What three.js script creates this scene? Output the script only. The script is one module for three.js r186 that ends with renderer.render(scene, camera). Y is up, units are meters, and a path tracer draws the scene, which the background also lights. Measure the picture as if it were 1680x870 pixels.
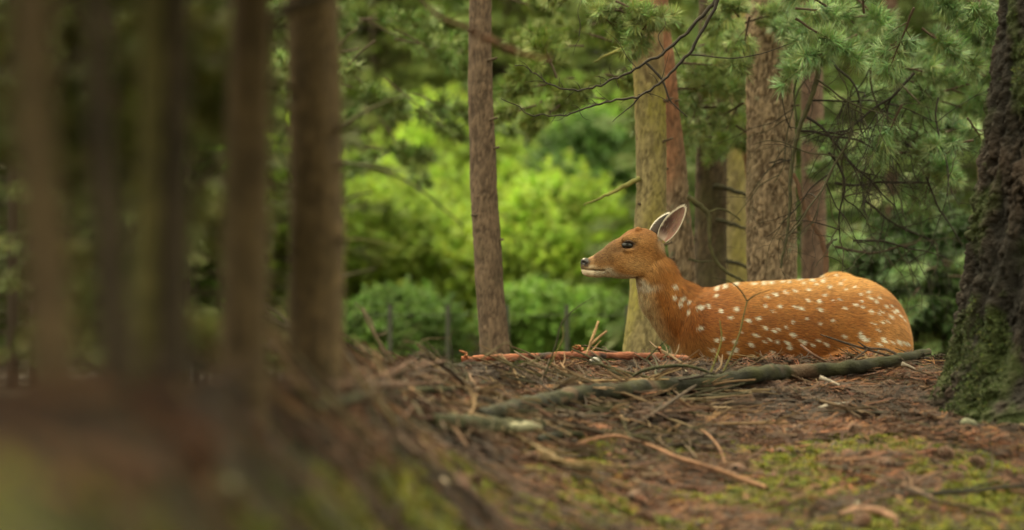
import * as THREE from 'three';
import { ImprovedNoise } from 'three/addons/math/ImprovedNoise.js';

// ---------------------------------------------------------------- camera, sky, sun, exposure
const scene = new THREE.Scene();
const EYE = 0.62, FOCUS = 9.0, K = 0.0024 / FOCUS, PITCH = 120 * K;      // K: lateral metres per photograph pixel per metre of depth
const camera = new THREE.PerspectiveCamera(2 * Math.atan(435 * K) * 180 / Math.PI, 1024 / 530, 0.05, 600);
camera.position.set(0, EYE, 0);
camera.rotation.x = PITCH;
camera.focus = FOCUS - 0.1;
camera.userData.fStop = 1.4;
scene.add(camera);

function makeSky() {                                                    // an even, bright overcast
  const w = 64, h = 32, data = new Float32Array(w * h * 4);
  for (let j = 0; j < h; j++) for (let i = 0; i < w; i++) {
    const el = ((j + 0.5) / h - 0.5) * Math.PI;                          // row 0 is straight down
    const up = Math.max(0, Math.sin(el)), l = el < 0 ? 0.25 : 0.20 + 1.5 * Math.pow(up, 1.2);
    data.set([1.0 * l, 0.935 * l, 0.65 * l, 1], (j * w + i) * 4);
  }
  const t = new THREE.DataTexture(data, w, h, THREE.RGBAFormat, THREE.FloatType);
  t.mapping = THREE.EquirectangularReflectionMapping; t.magFilter = THREE.LinearFilter; t.needsUpdate = true;
  return t;
}
scene.background = makeSky();
scene.environment = scene.background;
scene.environmentIntensity = 1;

const sun = new THREE.DirectionalLight(0xffe6b4, 1.5);
sun.position.set(-3.2, 9, -7.2 - 9); sun.target.position.set(0, 0, -9);
sun.castShadow = true; sun.shadow.radius = 24; sun.shadow.mapSize.set(2048, 2048);
Object.assign(sun.shadow.camera, { left: -15, right: 15, top: 15, bottom: -15, near: 0.1, far: 60 });
scene.add(sun, sun.target);

const renderer = new THREE.WebGLRenderer({ antialias: true });
renderer.setSize(1024, 530);
renderer.shadowMap.enabled = true;
renderer.toneMapping = THREE.LinearToneMapping;
renderer.toneMappingExposure = 3.0;

// ---------------------------------------------------------------- helpers
const V = (x, y, z) => new THREE.Vector3(x, y, z);
function rngOf(seed) { let a = seed >>> 0; return () => { a = (a + 0x6D2B79F5) | 0; let t = Math.imul(a ^ (a >>> 15), 1 | a); t = (t + Math.imul(t ^ (t >>> 7), 61 | t)) ^ t; return ((t ^ (t >>> 14)) >>> 0) / 4294967296; }; }
const NZ = new ImprovedNoise();
const noise = (x, y, z) => NZ.noise(x + 37.3, y + 11.7, z + 91.1);
function fbm(x, y, z, o = 4) { let s = 0, a = 0.5, f = 1; for (let i = 0; i < o; i++) { s += a * noise(x * f, y * f, z * f); a *= 0.5; f *= 2.03; } return s; }
const clamp = (x, a = 0, b = 1) => x < a ? a : x > b ? b : x;
const sstep = (a, b, x) => { const t = clamp((x - a) / (b - a)); return t * t * (3 - 2 * t); };
const lerp = (a, b, t) => a + (b - a) * t;
const mix3 = (a, b, t) => [lerp(a[0], b[0], t), lerp(a[1], b[1], t), lerp(a[2], b[2], t)];
function interp(tab, x) { if (x <= tab[0][0]) return tab[0][1]; for (let i = 1; i < tab.length; i++) if (x <= tab[i][0]) { const t = (x - tab[i - 1][0]) / (tab[i][0] - tab[i - 1][0]); return lerp(tab[i - 1][1], tab[i][1], t * t * (3 - 2 * t) * 0.5 + t * 0.5); } return tab[tab.length - 1][1]; }
const ihash = (x, y, z) => { let h = Math.imul(x, 374761393) ^ Math.imul(y, 668265263) ^ Math.imul(z, 2147483647 ^ 1274126177); h = Math.imul(h ^ (h >>> 13), 1274126177); h ^= h >>> 16; return h >>> 0; };
function worley(x, y, z) {                                               // [F1, F2, a number of the nearest cell]
  const xi = Math.floor(x), yi = Math.floor(y), zi = Math.floor(z); let f1 = 9, f2 = 9, id = 0;
  for (let a = -1; a < 2; a++) for (let b = -1; b < 2; b++) for (let c = -1; c < 2; c++) {
    const h = ihash(xi + a, yi + b, zi + c);
    const dx = xi + a + (h & 1023) / 1023 - x, dy = yi + b + ((h >> 10) & 1023) / 1023 - y, dz = zi + c + ((h >>> 20) & 1023) / 1023 - z;
    const d = dx * dx + dy * dy + dz * dz;
    if (d < f1) { f2 = f1; f1 = d; id = h; } else if (d < f2) f2 = d;
  }
  return [Math.sqrt(f1), Math.sqrt(f2), (id % 977) / 977];
}
const at = (px, py, d) => {                                              // the point at depth d that the photograph shows at that pixel
  const u = (px - 840) * K, v = (435 - py) * K, c = Math.cos(PITCH), s = Math.sin(PITCH);
  const f = d / (c - v * s);
  return V(u * f, EYE + (v * c + s) * f, -d);
};
const used = {};
function numbered(name) { const n = used[name] = (used[name] ?? -1) + 1; return n ? name + '_' + String(n).padStart(3, '0') : name; }
function tag(o, label, category, group, kind) { if (label) o.userData.label = label; if (category) o.userData.category = category; if (group) o.userData.group = group; if (kind) o.userData.kind = kind; return o; }
function thing(name, label, category, p = V(0, 0, 0), group) { const o = new THREE.Group(); o.name = numbered(name); o.position.copy(p); scene.add(o); return tag(o, label, category, group); }
function mesh(name, geo, mat, parent = scene) {
  const m = new THREE.Mesh(geo, mat); m.name = parent === scene ? numbered(name) : name; m.castShadow = m.receiveShadow = true;
  parent.add(m); return m;
}
class MB {                                                               // collects vertices, colours and triangles
  constructor() { this.p = []; this.c = []; this.i = []; this.u = []; this.n = []; }
  v(x, y, z, c, u = 0, w = 0) { this.p.push(x, y, z); this.c.push(c[0], c[1], c[2]); this.u.push(u, w); return this.p.length / 3 - 1; }
  tri(a, b, c) { this.i.push(a, b, c); }
  quad(a, b, c, d) { this.i.push(a, b, c, a, c, d); }
  geo(smooth = true) {
    const g = new THREE.BufferGeometry();
    g.setAttribute('position', new THREE.BufferAttribute(new Float32Array(this.p), 3));
    g.setAttribute('color', new THREE.BufferAttribute(new Float32Array(this.c), 3));
    g.setAttribute('uv', new THREE.BufferAttribute(new Float32Array(this.u), 2));
    g.setIndex(new THREE.BufferAttribute(new Uint32Array(this.i), 1));
    if (this.n.length) g.setAttribute('normal', new THREE.BufferAttribute(new Float32Array(this.n), 3)); else g.computeVertexNormals();
    return g;
  }
  // a tube along points with a radius each; colour(point, angle, t) and bump(point, angle, t) shape it
  tube(pts, rad, sides, color, bump, off = V(0, 0, 0)) {
    const n = pts.length, T = V(0, 0, 0), N = V(0, 0, 0), B = V(0, 0, 0), P = V(0, 0, 0); let first = this.p.length / 3, len = 0;
    let ref = Math.abs(pts[1].clone().sub(pts[0]).normalize().y) > 0.9 ? V(0, 0, 1) : V(0, 1, 0);
    for (let k = 0; k < n; k++) {
      T.subVectors(pts[Math.min(n - 1, k + 1)], pts[Math.max(0, k - 1)]).normalize();
      N.copy(ref).addScaledVector(T, -ref.dot(T)).normalize(); ref = N.clone(); B.crossVectors(T, N);
      if (k) len += pts[k].distanceTo(pts[k - 1]);
      for (let s = 0; s <= sides; s++) {
        const a = s % sides / sides * Math.PI * 2, r = rad[k];
        P.copy(pts[k]).addScaledVector(N, Math.cos(a) * r).addScaledVector(B, Math.sin(a) * r);
        if (bump) { const q = bump(P, a, k / (n - 1), r); P.addScaledVector(N, Math.cos(a) * q).addScaledVector(B, Math.sin(a) * q); }
        this.v(P.x - off.x, P.y - off.y, P.z - off.z, color(P, a, k / (n - 1), r), s / sides * 2 * Math.PI * r, len);
      }
    }
    for (let k = 0; k < n - 1; k++) for (let s = 0; s < sides; s++) { const a = first + k * (sides + 1) + s, b = a + sides + 1; this.quad(a, a + 1, b + 1, b); }
    for (const [k, flip] of [[0, 0], [n - 1, 1]]) {
      const cI = this.v(pts[k].x - off.x, pts[k].y - off.y, pts[k].z - off.z, color(pts[k], 0, k ? 1 : 0, 0), 0, 0), b = first + k * (sides + 1);
      for (let s = 0; s < sides; s++) flip ? this.tri(cI, b + s, b + s + 1) : this.tri(cI, b + s + 1, b + s);
    }
    return this;
  }
}
function smooth(pts, n) { return new THREE.CatmullRomCurve3(pts, false, 'centripetal').getSpacedPoints(n); }
function radii(r, n) { const o = []; for (let i = 0; i <= n; i++) { const t = i / n * (r.length - 1), k = Math.min(r.length - 2, Math.floor(t)); o.push(lerp(r[k], r[k + 1], t - k)); } return o; }
function texNoise(size, f) {                                             // a grey relief texture
  const d = new Uint8Array(size * size * 4);
  for (let j = 0; j < size; j++) for (let i = 0; i < size; i++) { const v = clamp(f(i / size, j / size)) * 255; d.set([v, v, v, 255], (j * size + i) * 4); }
  const t = new THREE.DataTexture(d, size, size); t.wrapS = t.wrapT = THREE.RepeatWrapping; t.magFilter = THREE.LinearFilter; t.needsUpdate = true; return t;
}
const tileN = (u, v, f, s) => { const a = u * 2 * Math.PI, b = v * 2 * Math.PI, r = f / 6.283; return fbm(Math.cos(a) * r + s, Math.sin(a) * r + Math.cos(b) * r * 1.7, Math.sin(b) * r * 1.7 - s, 4); };
const grain = texNoise(256, (u, v) => 0.5 + 1.1 * tileN(u, v, 24, 3));
grain.repeat.set(12, 5);
const std = (o) => new THREE.MeshStandardMaterial({ vertexColors: true, roughness: 0.9, metalness: 0, ...o });
const M = {
  bark: std({ roughness: 0.92, bumpMap: grain, bumpScale: 0.004 }),
  barkFar: std({ roughness: 0.95 }),
  twig: std({ roughness: 0.85 }),
  ground: std({ roughness: 0.97 }),
  litter: std({ roughness: 0.85, vertexColors: false }),
  fur: std({ roughness: 0.75 }),
  plain: std({ roughness: 0.8 }),
};
const leafy = (o) => new THREE.MeshPhysicalMaterial({ color: 0xffffff, roughness: 0.75, transmission: 0.35, thickness: 0, side: THREE.DoubleSide, ...o });
function instances(name, geo, mat, list, parent, kind = 'stuff') {       // list: [Matrix4, Color]
  const m = new THREE.InstancedMesh(geo, mat, list.length); m.name = parent && parent !== scene ? name : numbered(name); m.castShadow = m.receiveShadow = true;
  list.forEach(([x, c], i) => { m.setMatrixAt(i, x); m.setColorAt(i, c); });
  (parent ?? scene).add(m); if (kind) m.userData.kind = kind; return m;
}
const mtx = (p, q, s) => new THREE.Matrix4().compose(p, q, typeof s === 'number' ? V(s, s, s) : s);
const UPV = V(0, 1, 0), lin = (r, g, b) => new THREE.Color().setRGB(r, g, b);
const toward = (dir, roll = 0) => { const q = new THREE.Quaternion().setFromUnitVectors(UPV, dir.clone().normalize()); return q.multiply(new THREE.Quaternion().setFromAxisAngle(UPV, roll)); };

// ---------------------------------------------------------------- the ground: a bank that runs along the left and swings away behind the hind
const DC = [[-900, 1.7], [0, 2.2], [300, 3.0], [520, 4.8], [700, 7.4], [1000, 8.45], [1480, 8.6], [2600, 8.6]];
const D0 = [[-900, 1.0], [0, 1.25], [520, 3.2], [840, 5.4], [1100, 6.1], [2600, 6.3]];
const RC = [[-900, 616], [0, 614], [300, 612], [520, 606], [700, 602], [1000, 594], [1110, 588], [1480, 584], [1580, 592], [2600, 600]];
function groundBase(x, z) {
  const d = Math.max(0.3, -z), px = clamp(840 + x / (K * d), -900, 2600);
  const dc = interp(DC, px), d0 = interp(D0, px), rc = interp(RC, px);
  const hc = -(rc - 555) * K * dc, h0 = -(870 - 555) * K * d0, t = (d - d0) / (dc - d0);
  if (z > -0.6) return EYE - 0.28;
  if (t <= 1) return EYE - 0.02 + Math.max(-0.62, h0 + (hc - h0) * Math.max(-0.6, t));
  return EYE - 0.02 + hc - 0.05 * sstep(0, 0.4, d - dc) - 0.14 * sstep(0.4, 5, d - dc) - 0.016 * clamp(d - 8, 0, 34);
}
function groundY(x, z) {
  const far = sstep(14, 25, Math.hypot(x, z));
  return groundBase(x, z) + (1 - far) * clamp(-z / 7, 0.25, 1) * (0.035 * noise(x * 1.7, 0, z * 1.7) + 0.022 * noise(x * 5.1, 3, z * 5.1) + 0.011 * noise(x * 14, 7, z * 14));
}
function onGround(px, py, lift = 0) {                                     // where the ray through a pixel meets the ground
  let lo = 1, hi = 0;
  for (let d = 1.0; d < 12; d += 0.03) { const p = at(px, py, d); if (p.y <= groundY(p.x, p.z) + lift) { hi = d; break; } lo = d; }
  if (!hi) return at(px, py, interp(DC, px));
  for (let k = 0; k < 12; k++) { const m = (lo + hi) / 2, p = at(px, py, m); if (p.y <= groundY(p.x, p.z) + lift) hi = m; else lo = m; }
  return at(px, py, hi);
}
const mossMask = (x, z) => {                                              // where moss has taken
  const d = -z, px = clamp(840 + x / (K * Math.max(0.5, d)), -900, 2600), d0 = interp(D0, px), t = (d - d0) / (interp(DC, px) - d0), band = 1 - sstep(0.26, 0.56, t + 0.12 * noise(x * 2, 4, z * 2));
  return clamp((fbm(x * 3.1, 5, z * 3.1, 3) * 2.4 + 0.7 * noise(x * 13, 6, z * 13) + 0.62) * (0.06 + 1.15 * band) * (0.24 + 0.76 * sstep(450, 900, px)));
};
{
  const axis = (a, b, fine, out) => { const l = []; for (let v = a; v < b; v += fine) l.push(v); l.push(b); let s = fine; for (let v = b; v < out; ) { s *= 1.22; v += s; l.push(v); } s = fine; const r = []; for (let v = a; v > -out; ) { s *= 1.22; v -= s; r.unshift(v); } return r.concat(l); };
  const X = axis(-1.9, 2.6, 0.017, 320), Z = axis(-9.6, -1.2, 0.022, 320), b = new MB();
  for (const z of Z) for (const x of X) {
    const y = groundY(x, z), m = clamp(mossMask(x, z) * 1.5), f = fbm(x * 9, 1, z * 9, 3), g = fbm(x * 45, 2, z * 45, 2);
    let c = mix3([0.034, 0.019, 0.009], [0.017, 0.011, 0.006], clamp(0.5 + f * 2));
    c = mix3(c, [0.085, 0.042, 0.018], clamp(g * 2.2));
    c = mix3(c, [0.011, 0.008, 0.005], clamp(fbm(x * 4.5, 21, z * 4.5, 3) * 3.2)); c = mix3(c, [0.05, 0.05, 0.008], 0.8 * clamp(fbm(x * 3.2, 33, z * 3.2, 3) * 3));
    c = mix3(c, [0.075, 0.08, 0.008], m);
    b.v(x, y + (Math.abs(x) < 4 && z > -11 ? 0.006 * noise(x * 40, 1, z * 40) : 0), z, c);
  }
  for (let j = 0; j < Z.length - 1; j++) for (let i = 0; i < X.length - 1; i++) { const a = j * X.length + i; b.quad(a, a + X.length, a + X.length + 1, a + 1); }
  tag(mesh('ground', b.geo(), M.ground), 'brown forest floor of soil and needle litter rising in a low bank', 'ground', null, 'structure');
}
// ---------------------------------------------------------------- trees
const rowOf = (y, d) => { const T = (y - EYE) / d, c = Math.cos(PITCH), s = Math.sin(PITCH); return 435 - (T * c - s) / (c + T * s) / K; };
function barkFn({ f = 42, st = 0.3, depth = 0.006, light, dark, tint, tintAmt = 0, seed = 0, rough = 0.4, lich, lichAmt = 0, warm, crack = 0.26 }) {
  return (x, y, z) => {
    const wx = 0.55 * noise(x * 30 + seed, y * 14, z * 30) + 0.4 * noise(x * 80, y * 40, z * 80 + seed), wy = 0.5 * noise(x * 25, y * 20 + seed, z * 25), [a, b, id] = worley(x * f + wx + seed, y * f * st + seed + wy, z * f - wx);
    const n = fbm(x * 70, y * 34 + seed, z * 70, 4), streak = noise(x * 130, y * 12 + seed, z * 130), e = (1 - sstep(0.02, crack * (1 + 0.9 * noise(x * 14, y * 5 + seed, z * 14)), b - a)) * clamp(0.75 + 0.9 * noise(x * 18 + 4, y * 18, z * 18)) * 0.85 + 0.22 * clamp(streak * 1.6), big = fbm(x * 5 + seed, y * 2.2, z * 5, 3);
    let c = mix3(light.map((v) => v * (0.82 + 0.3 * id + n * 0.9)), dark, clamp(e * 0.85 + clamp(-n) * 0.5));
    if (warm) c = mix3(c, warm, clamp(0.3 + big * 2.2) * (1 - e) * 0.7);
    if (tint) c = mix3(c, tint, clamp(tintAmt + big * 2.4) * (0.55 + n));
    if (lich) { const l = fbm(x * 22 + 9, y * 18 + seed, z * 22, 3); c = mix3(c, lich, sstep(0.12, 0.3, l + lichAmt) * (1 - 0.6 * e)); }
    return [depth * (0.5 - e + rough * n * 2), c.map((v) => Math.max(0.004, v))];
  };
}
// tab: [pixel x, pixel y, pixel width] down the trunk; the trunk runs on above the frame to height top
function trunk(parent, d, tab, bark, { top = 6, sides = 64, step = 0.012, depth = 0, flare = 0, lean = 0, below = 0.12, name = 'trunk', mat = M.bark, lobes } = {}) {
  const T = tab.slice().sort((a, b) => a[1] - b[1]), col = (k) => (py) => {
    const first = T[0], second = T[1], last = T[T.length - 1], prev = T[T.length - 2];
    if (py < first[1]) return first[k] + (first[k] - second[k]) / (first[1] - second[1]) * (py - first[1]) * (k === 2 ? 0.4 : 1);
    if (py > last[1]) return last[k] + (last[k] - prev[k]) / (last[1] - prev[1]) * (py - last[1]) * 0.6;
    return interp(T.map((t) => [t[1], t[k]]), py);
  };
  const X = col(0), W = col(2), foot = at(X(600), 600, d), y0 = groundY(foot.x, foot.z) - below, yTop = at(840, -25, d).y, ys = [];
  for (let y = y0; y < yTop; y += step) ys.push(y);
  if (top > yTop) for (let y = yTop, s = step; y < top; ) { ys.push(y); s = Math.min(0.25, s * 1.5); y += s; }
  const b = new MB(), o = parent.position;
  ys.forEach((y, j) => {
    const py = rowOf(Math.min(y, yTop + 2), d), c = at(X(py), py, d); c.y = y; c.z -= depth;
    const r0 = Math.max(0.006, W(py) / 2 * K * d), fl = flare * Math.exp(-(y - y0 - below) / 0.09);
    for (let s = 0; s <= sides; s++) {
      const a = (s % sides) / sides * 2 * Math.PI + Math.PI / 2, lob = lobes ? lobes(a, y - y0 - below) : 0, r = r0 * (1 + fl) + lob, cx = Math.cos(a) * r, cz = Math.sin(a) * r;
      const [q, k] = bark(cx, y, cz, y - y0 - below, a), R = r + q + r0 * 0.07 * noise(Math.cos(a) * 1.4, y * 3, Math.sin(a) * 1.4 + d);
      b.v(c.x + Math.cos(a) * R - o.x, y - o.y, c.z - Math.sin(a) * R - o.z, k, s / sides, y);
    }
  });
  for (let j = 0; j < ys.length - 1; j++) for (let s = 0; s < sides; s++) { const a = j * (sides + 1) + s, e = a + sides + 1; b.quad(a, e, e + 1, a + 1); }
  // face outward
  const g = b.geo(), p = g.attributes.position, n = g.attributes.normal, i0 = (sides + 1) * 3; const cx = (p.getX(i0) + p.getX(i0 + sides / 2 | 0)) / 2, cz = (p.getZ(i0) + p.getZ(i0 + sides / 2 | 0)) / 2;
  if (n.getX(i0) * (p.getX(i0) - cx) + n.getZ(i0) * (p.getZ(i0) - cz) < 0) { const I = g.index.array; for (let i = 0; i < I.length; i += 3) { const t = I[i]; I[i] = I[i + 1]; I[i + 1] = t; } g.computeVertexNormals(); }
  return mesh(name, g, mat, parent);
}
const footOf = (px, d) => { const p = at(px, 600, d); return V(p.x, groundY(p.x, p.z), p.z); };

// foliage units, one metre long
const needleTuft = (() => {                                               // a pine shoot's burst of needles about +y
  const r = rngOf(31), b = new MB();
  for (let k = 0; k < 52; k++) {
    const a = r() * 6.283, e = 0.15 + 1.15 * Math.sqrt(r()), l = 0.75 + 0.35 * r(), st = 0.3 * r(), dx = Math.cos(a) * Math.sin(e), dz = Math.sin(a) * Math.sin(e), dy = Math.cos(e), w = 0.021;
    const sx = -Math.sin(a) * w, sz = Math.cos(a) * w, c = [1, 1, 1].map(() => 0.8 + 0.4 * r());
    const i = b.v(-sx, st, -sz, c), j = b.v(sx, st, sz, c), m = b.v(dx * l * 0.6 + sx * 0.8, st + dy * l * 0.6, dz * l * 0.6 + sz * 0.8, c), n = b.v(dx * l, st + dy * l - 0.06, dz * l, c);
    b.tri(i, j, m); b.tri(i, m, n);
  }
  const q = b.v(0, -0.3, 0, [0.9, 0.6, 0.4]), s = b.v(0.03, -0.3, 0, [0.9, 0.6, 0.4]), t = b.v(0.01, 0.35, 0.01, [0.9, 0.6, 0.4]); b.tri(q, s, t);
  return b.geo();
})();
const needleSpray = (() => {                                              // a flat spruce twig with side shoots along +y
  const r = rngOf(32), b = new MB();
  const shoot = (ox, oy, oz, dx, dy, dz, L, n) => { for (let k = 0; k < n; k++) { const t = k / n, s = k % 2 ? 1 : -1, ax = ox + dx * L * t, ay = oy + dy * L * t, az = oz + dz * L * t, nl = 0.13 * (1.1 - 0.5 * t), px = -dy * s, py = dx * s, up = (r() - 0.5) * 1.2, c = [1, 1, 1].map(() => 0.75 + 0.5 * r()); const i = b.v(ax - dx * 0.012, ay - dy * 0.012, az, c), j = b.v(ax + dx * 0.012, ay + dy * 0.012, az, c), m = b.v(ax + (px * 0.8 + dx * 0.7) * nl, ay + (py * 0.8 + dy * 0.7) * nl, az + up * nl, c); b.tri(i, j, m); } };
  shoot(0, 0, 0, 0, 1, 0, 1, 40);
  for (let k = 0; k < 9; k++) { const t = 0.08 + k * 0.09, s = k % 2 ? 1 : -1, a = s * (0.75 + 0.2 * r()), L = 0.55 * (1 - t * 0.65); shoot(0, t, (r() - 0.5) * 0.1, Math.sin(a), Math.cos(a), (r() - 0.6) * 0.35, L, 22); }
  return b.geo();
})();
const leafTwig = (() => {                                                 // a twig of ovate leaves
  const r = rngOf(33), b = new MB();
  for (let k = 0; k < 15; k++) {
    const t = 0.1 + 0.9 * k / 14, a = r() * 6.283, e = 0.5 + 0.9 * r(), D = V(Math.cos(a) * Math.sin(e), Math.cos(e) * 0.9, Math.sin(a) * Math.sin(e)), S = D.clone().cross(V(r() - 0.5, r() - 0.2, r() - 0.5)).normalize(), N = S.clone().cross(D), l = 0.30 + 0.14 * r(), w = l * 0.36, o = V((r() - 0.5) * 0.35, t, (r() - 0.5) * 0.35), c = [0, 0, 0].fill(0.72 + 0.55 * r());
    c[0] *= 0.9 + 0.3 * r();
    const pt = (u, v, n) => { const q = o.clone().addScaledVector(D, u * l).addScaledVector(S, v * w).addScaledVector(N, n * l); return b.v(q.x, q.y, q.z, c); };
    const A = pt(0, 0, 0), B = pt(0.38, 0.6, 0.06), C = pt(0.75, 0.42, 0.02), E = pt(1, 0, -0.1), F = pt(0.75, -0.42, 0.02), G = pt(0.38, -0.6, 0.06), H = pt(0.5, 0, -0.03);
    b.tri(A, H, B); b.tri(B, H, C); b.tri(C, H, E); b.tri(E, H, F); b.tri(F, H, G); b.tri(G, H, A);
  }
  return b.geo();
})();
const needleMat = leafy({ vertexColors: true, transmission: 0, roughness: 0.7 });
const leafMat = leafy({ vertexColors: true });
const tone = (r, c, v = 0.35) => { const k = 1 - v + 2 * v * r(); return lin(c[0] * k * (0.9 + 0.2 * r()), c[1] * k, c[2] * k * (0.85 + 0.3 * r())); };

// one bough: a drooping limb with side twigs; leaves its tufts in list
function bough(list, wood, r, p0, dir, len, { droop = 0.3, tuft = 0.075, col, n = 9, thick = 0.012, woodCol = [0.07, 0.045, 0.028], spray = false, rel = V(0, 0, 0), per = 3 }) {
  const pts = [], D = dir.clone().normalize(); for (let i = 0; i <= 8; i++) { const t = i / 8; pts.push(p0.clone().addScaledVector(D, len * t).add(V((r() - 0.5) * 0.03 * len, -droop * len * t * t + 0.1 * len * t * t * t, (r() - 0.5) * 0.03 * len))); }
  wood.tube(pts, radii([thick, thick * 0.25], 8), 5, () => woodCol, null, rel);
  const side = D.clone().cross(UPV).normalize();
  for (let k = 0; k < n; k++) {
    const t = 0.2 + 0.8 * (k + r() * 0.7) / n, i = Math.min(7, Math.floor(t * 8)), q = pts[i].clone().lerp(pts[i + 1], t * 8 - i), s = k % 2 ? 1 : -1, tl = len * (0.42 - 0.3 * t) * (0.7 + 0.6 * r());
    const e = q.clone().addScaledVector(D, tl * 0.75).addScaledVector(side, s * tl * 0.8).add(V(0, -tl * droop * 0.6 + (r() - 0.4) * tl * 0.4, 0)), m = q.clone().lerp(e, 0.5).add(V(0, 0.05 * tl, 0));
    wood.tube([q, m, e], [thick * 0.4, thick * 0.3, thick * 0.15], 4, () => woodCol, null, rel);
    const dd = e.clone().sub(q).normalize();
    if (spray) for (let j = 0; j < per; j++) { const o = q.clone().lerp(e, j / per); list.push([mtx(o.sub(rel), toward(dd.clone().add(V((r() - 0.5) * 0.9, -0.25 * r(), (r() - 0.5) * 0.9)), r() * 6), tuft * (0.8 + 0.5 * r())), tone(r, col)]); }
    else for (let j = 0; j < per; j++) { const o = q.clone().lerp(e, 0.35 + 0.65 * (j + 0.5) / per).add(V((r() - 0.5) * 0.04, (r() - 0.5) * 0.04, (r() - 0.5) * 0.04)); list.push([mtx(o.sub(rel), toward(dd.clone().add(V((r() - 0.5) * 0.9, 0.5 * r(), (r() - 0.5) * 0.9)), r() * 6), tuft * (0.8 + 0.5 * r())), tone(r, col)]); }
  }
}
const OLIVE = [0.17, 0.18, 0.045], BLUEGREEN = [0.19, 0.28, 0.115], DARKG = [0.04, 0.05, 0.018];
function crownOn(tree, seed, x, z, from, to, nB, len, o = {}) {           // boughs all round a stem between two heights
  const r = rngOf(seed), list = [], wood = new MB(), rel = tree.position;
  for (let k = 0; k < nB; k++) {
    const t = (k + r()) / nB, y = lerp(from, to, t), a = k * 2.4 + r(), L = len * (1 - 0.55 * t) * (0.75 + 0.5 * r());
    bough(list, wood, r, V(x, y, z), V(Math.cos(a), o.rise ?? 0.1, Math.sin(a)), L, { col: OLIVE, rel, ...o });
  }
  mesh('bough', wood.geo(), M.twig, tree).userData.kind = 'stuff';
  instances('needles', o.spray ? needleSpray : needleTuft, needleMat, list, tree);
}

const B = {
  grey: barkFn({ f: 44, st: 0.28, depth: 0.010, light: [0.36, 0.265, 0.175], dark: [0.06, 0.036, 0.022], tint: [0.16, 0.15, 0.085], tintAmt: -0.25, seed: 3, lich: [0.24, 0.26, 0.17], lichAmt: -0.14 }),
  brown: barkFn({ f: 50, st: 0.22, depth: 0.004, light: [0.20, 0.135, 0.09], dark: [0.06, 0.036, 0.024], tint: [0.12, 0.10, 0.045], tintAmt: -0.2, seed: 8 }),
  gleam: barkFn({ f: 40, st: 0.3, depth: 0.004, light: [0.33, 0.27, 0.13], dark: [0.11, 0.085, 0.04], tint: [0.42, 0.38, 0.05], tintAmt: 0.12, seed: 14 }),  // the tint is yellow-green light painted into the bark colour
  orange: barkFn({ f: 30, st: 0.4, depth: 0.0035, light: [0.38, 0.18, 0.10], dark: [0.15, 0.07, 0.04], tint: [0.22, 0.18, 0.07], tintAmt: -0.15, seed: 21 }),
  dark: barkFn({ f: 38, st: 0.25, depth: 0.006, light: [0.13, 0.09, 0.055], dark: [0.03, 0.02, 0.014], tint: [0.10, 0.10, 0.035], tintAmt: -0.05, seed: 30 }),
  pink: barkFn({ f: 42, st: 0.28, depth: 0.005, light: [0.20, 0.125, 0.09], dark: [0.07, 0.042, 0.03], seed: 37 }),
  left: barkFn({ f: 70, st: 0.25, depth: 0.003, light: [0.185, 0.122, 0.062], dark: [0.08, 0.053, 0.029], tint: [0.10, 0.08, 0.022], tintAmt: -0.1, seed: 44 }),
  leftPale: barkFn({ f: 70, st: 0.25, depth: 0.003, light: [0.29, 0.25, 0.085], dark: [0.06, 0.05, 0.022], seed: 51 }),
  leftDark: barkFn({ f: 70, st: 0.25, depth: 0.003, light: [0.125, 0.09, 0.056], dark: [0.05, 0.036, 0.023], seed: 58 }),
};
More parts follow.
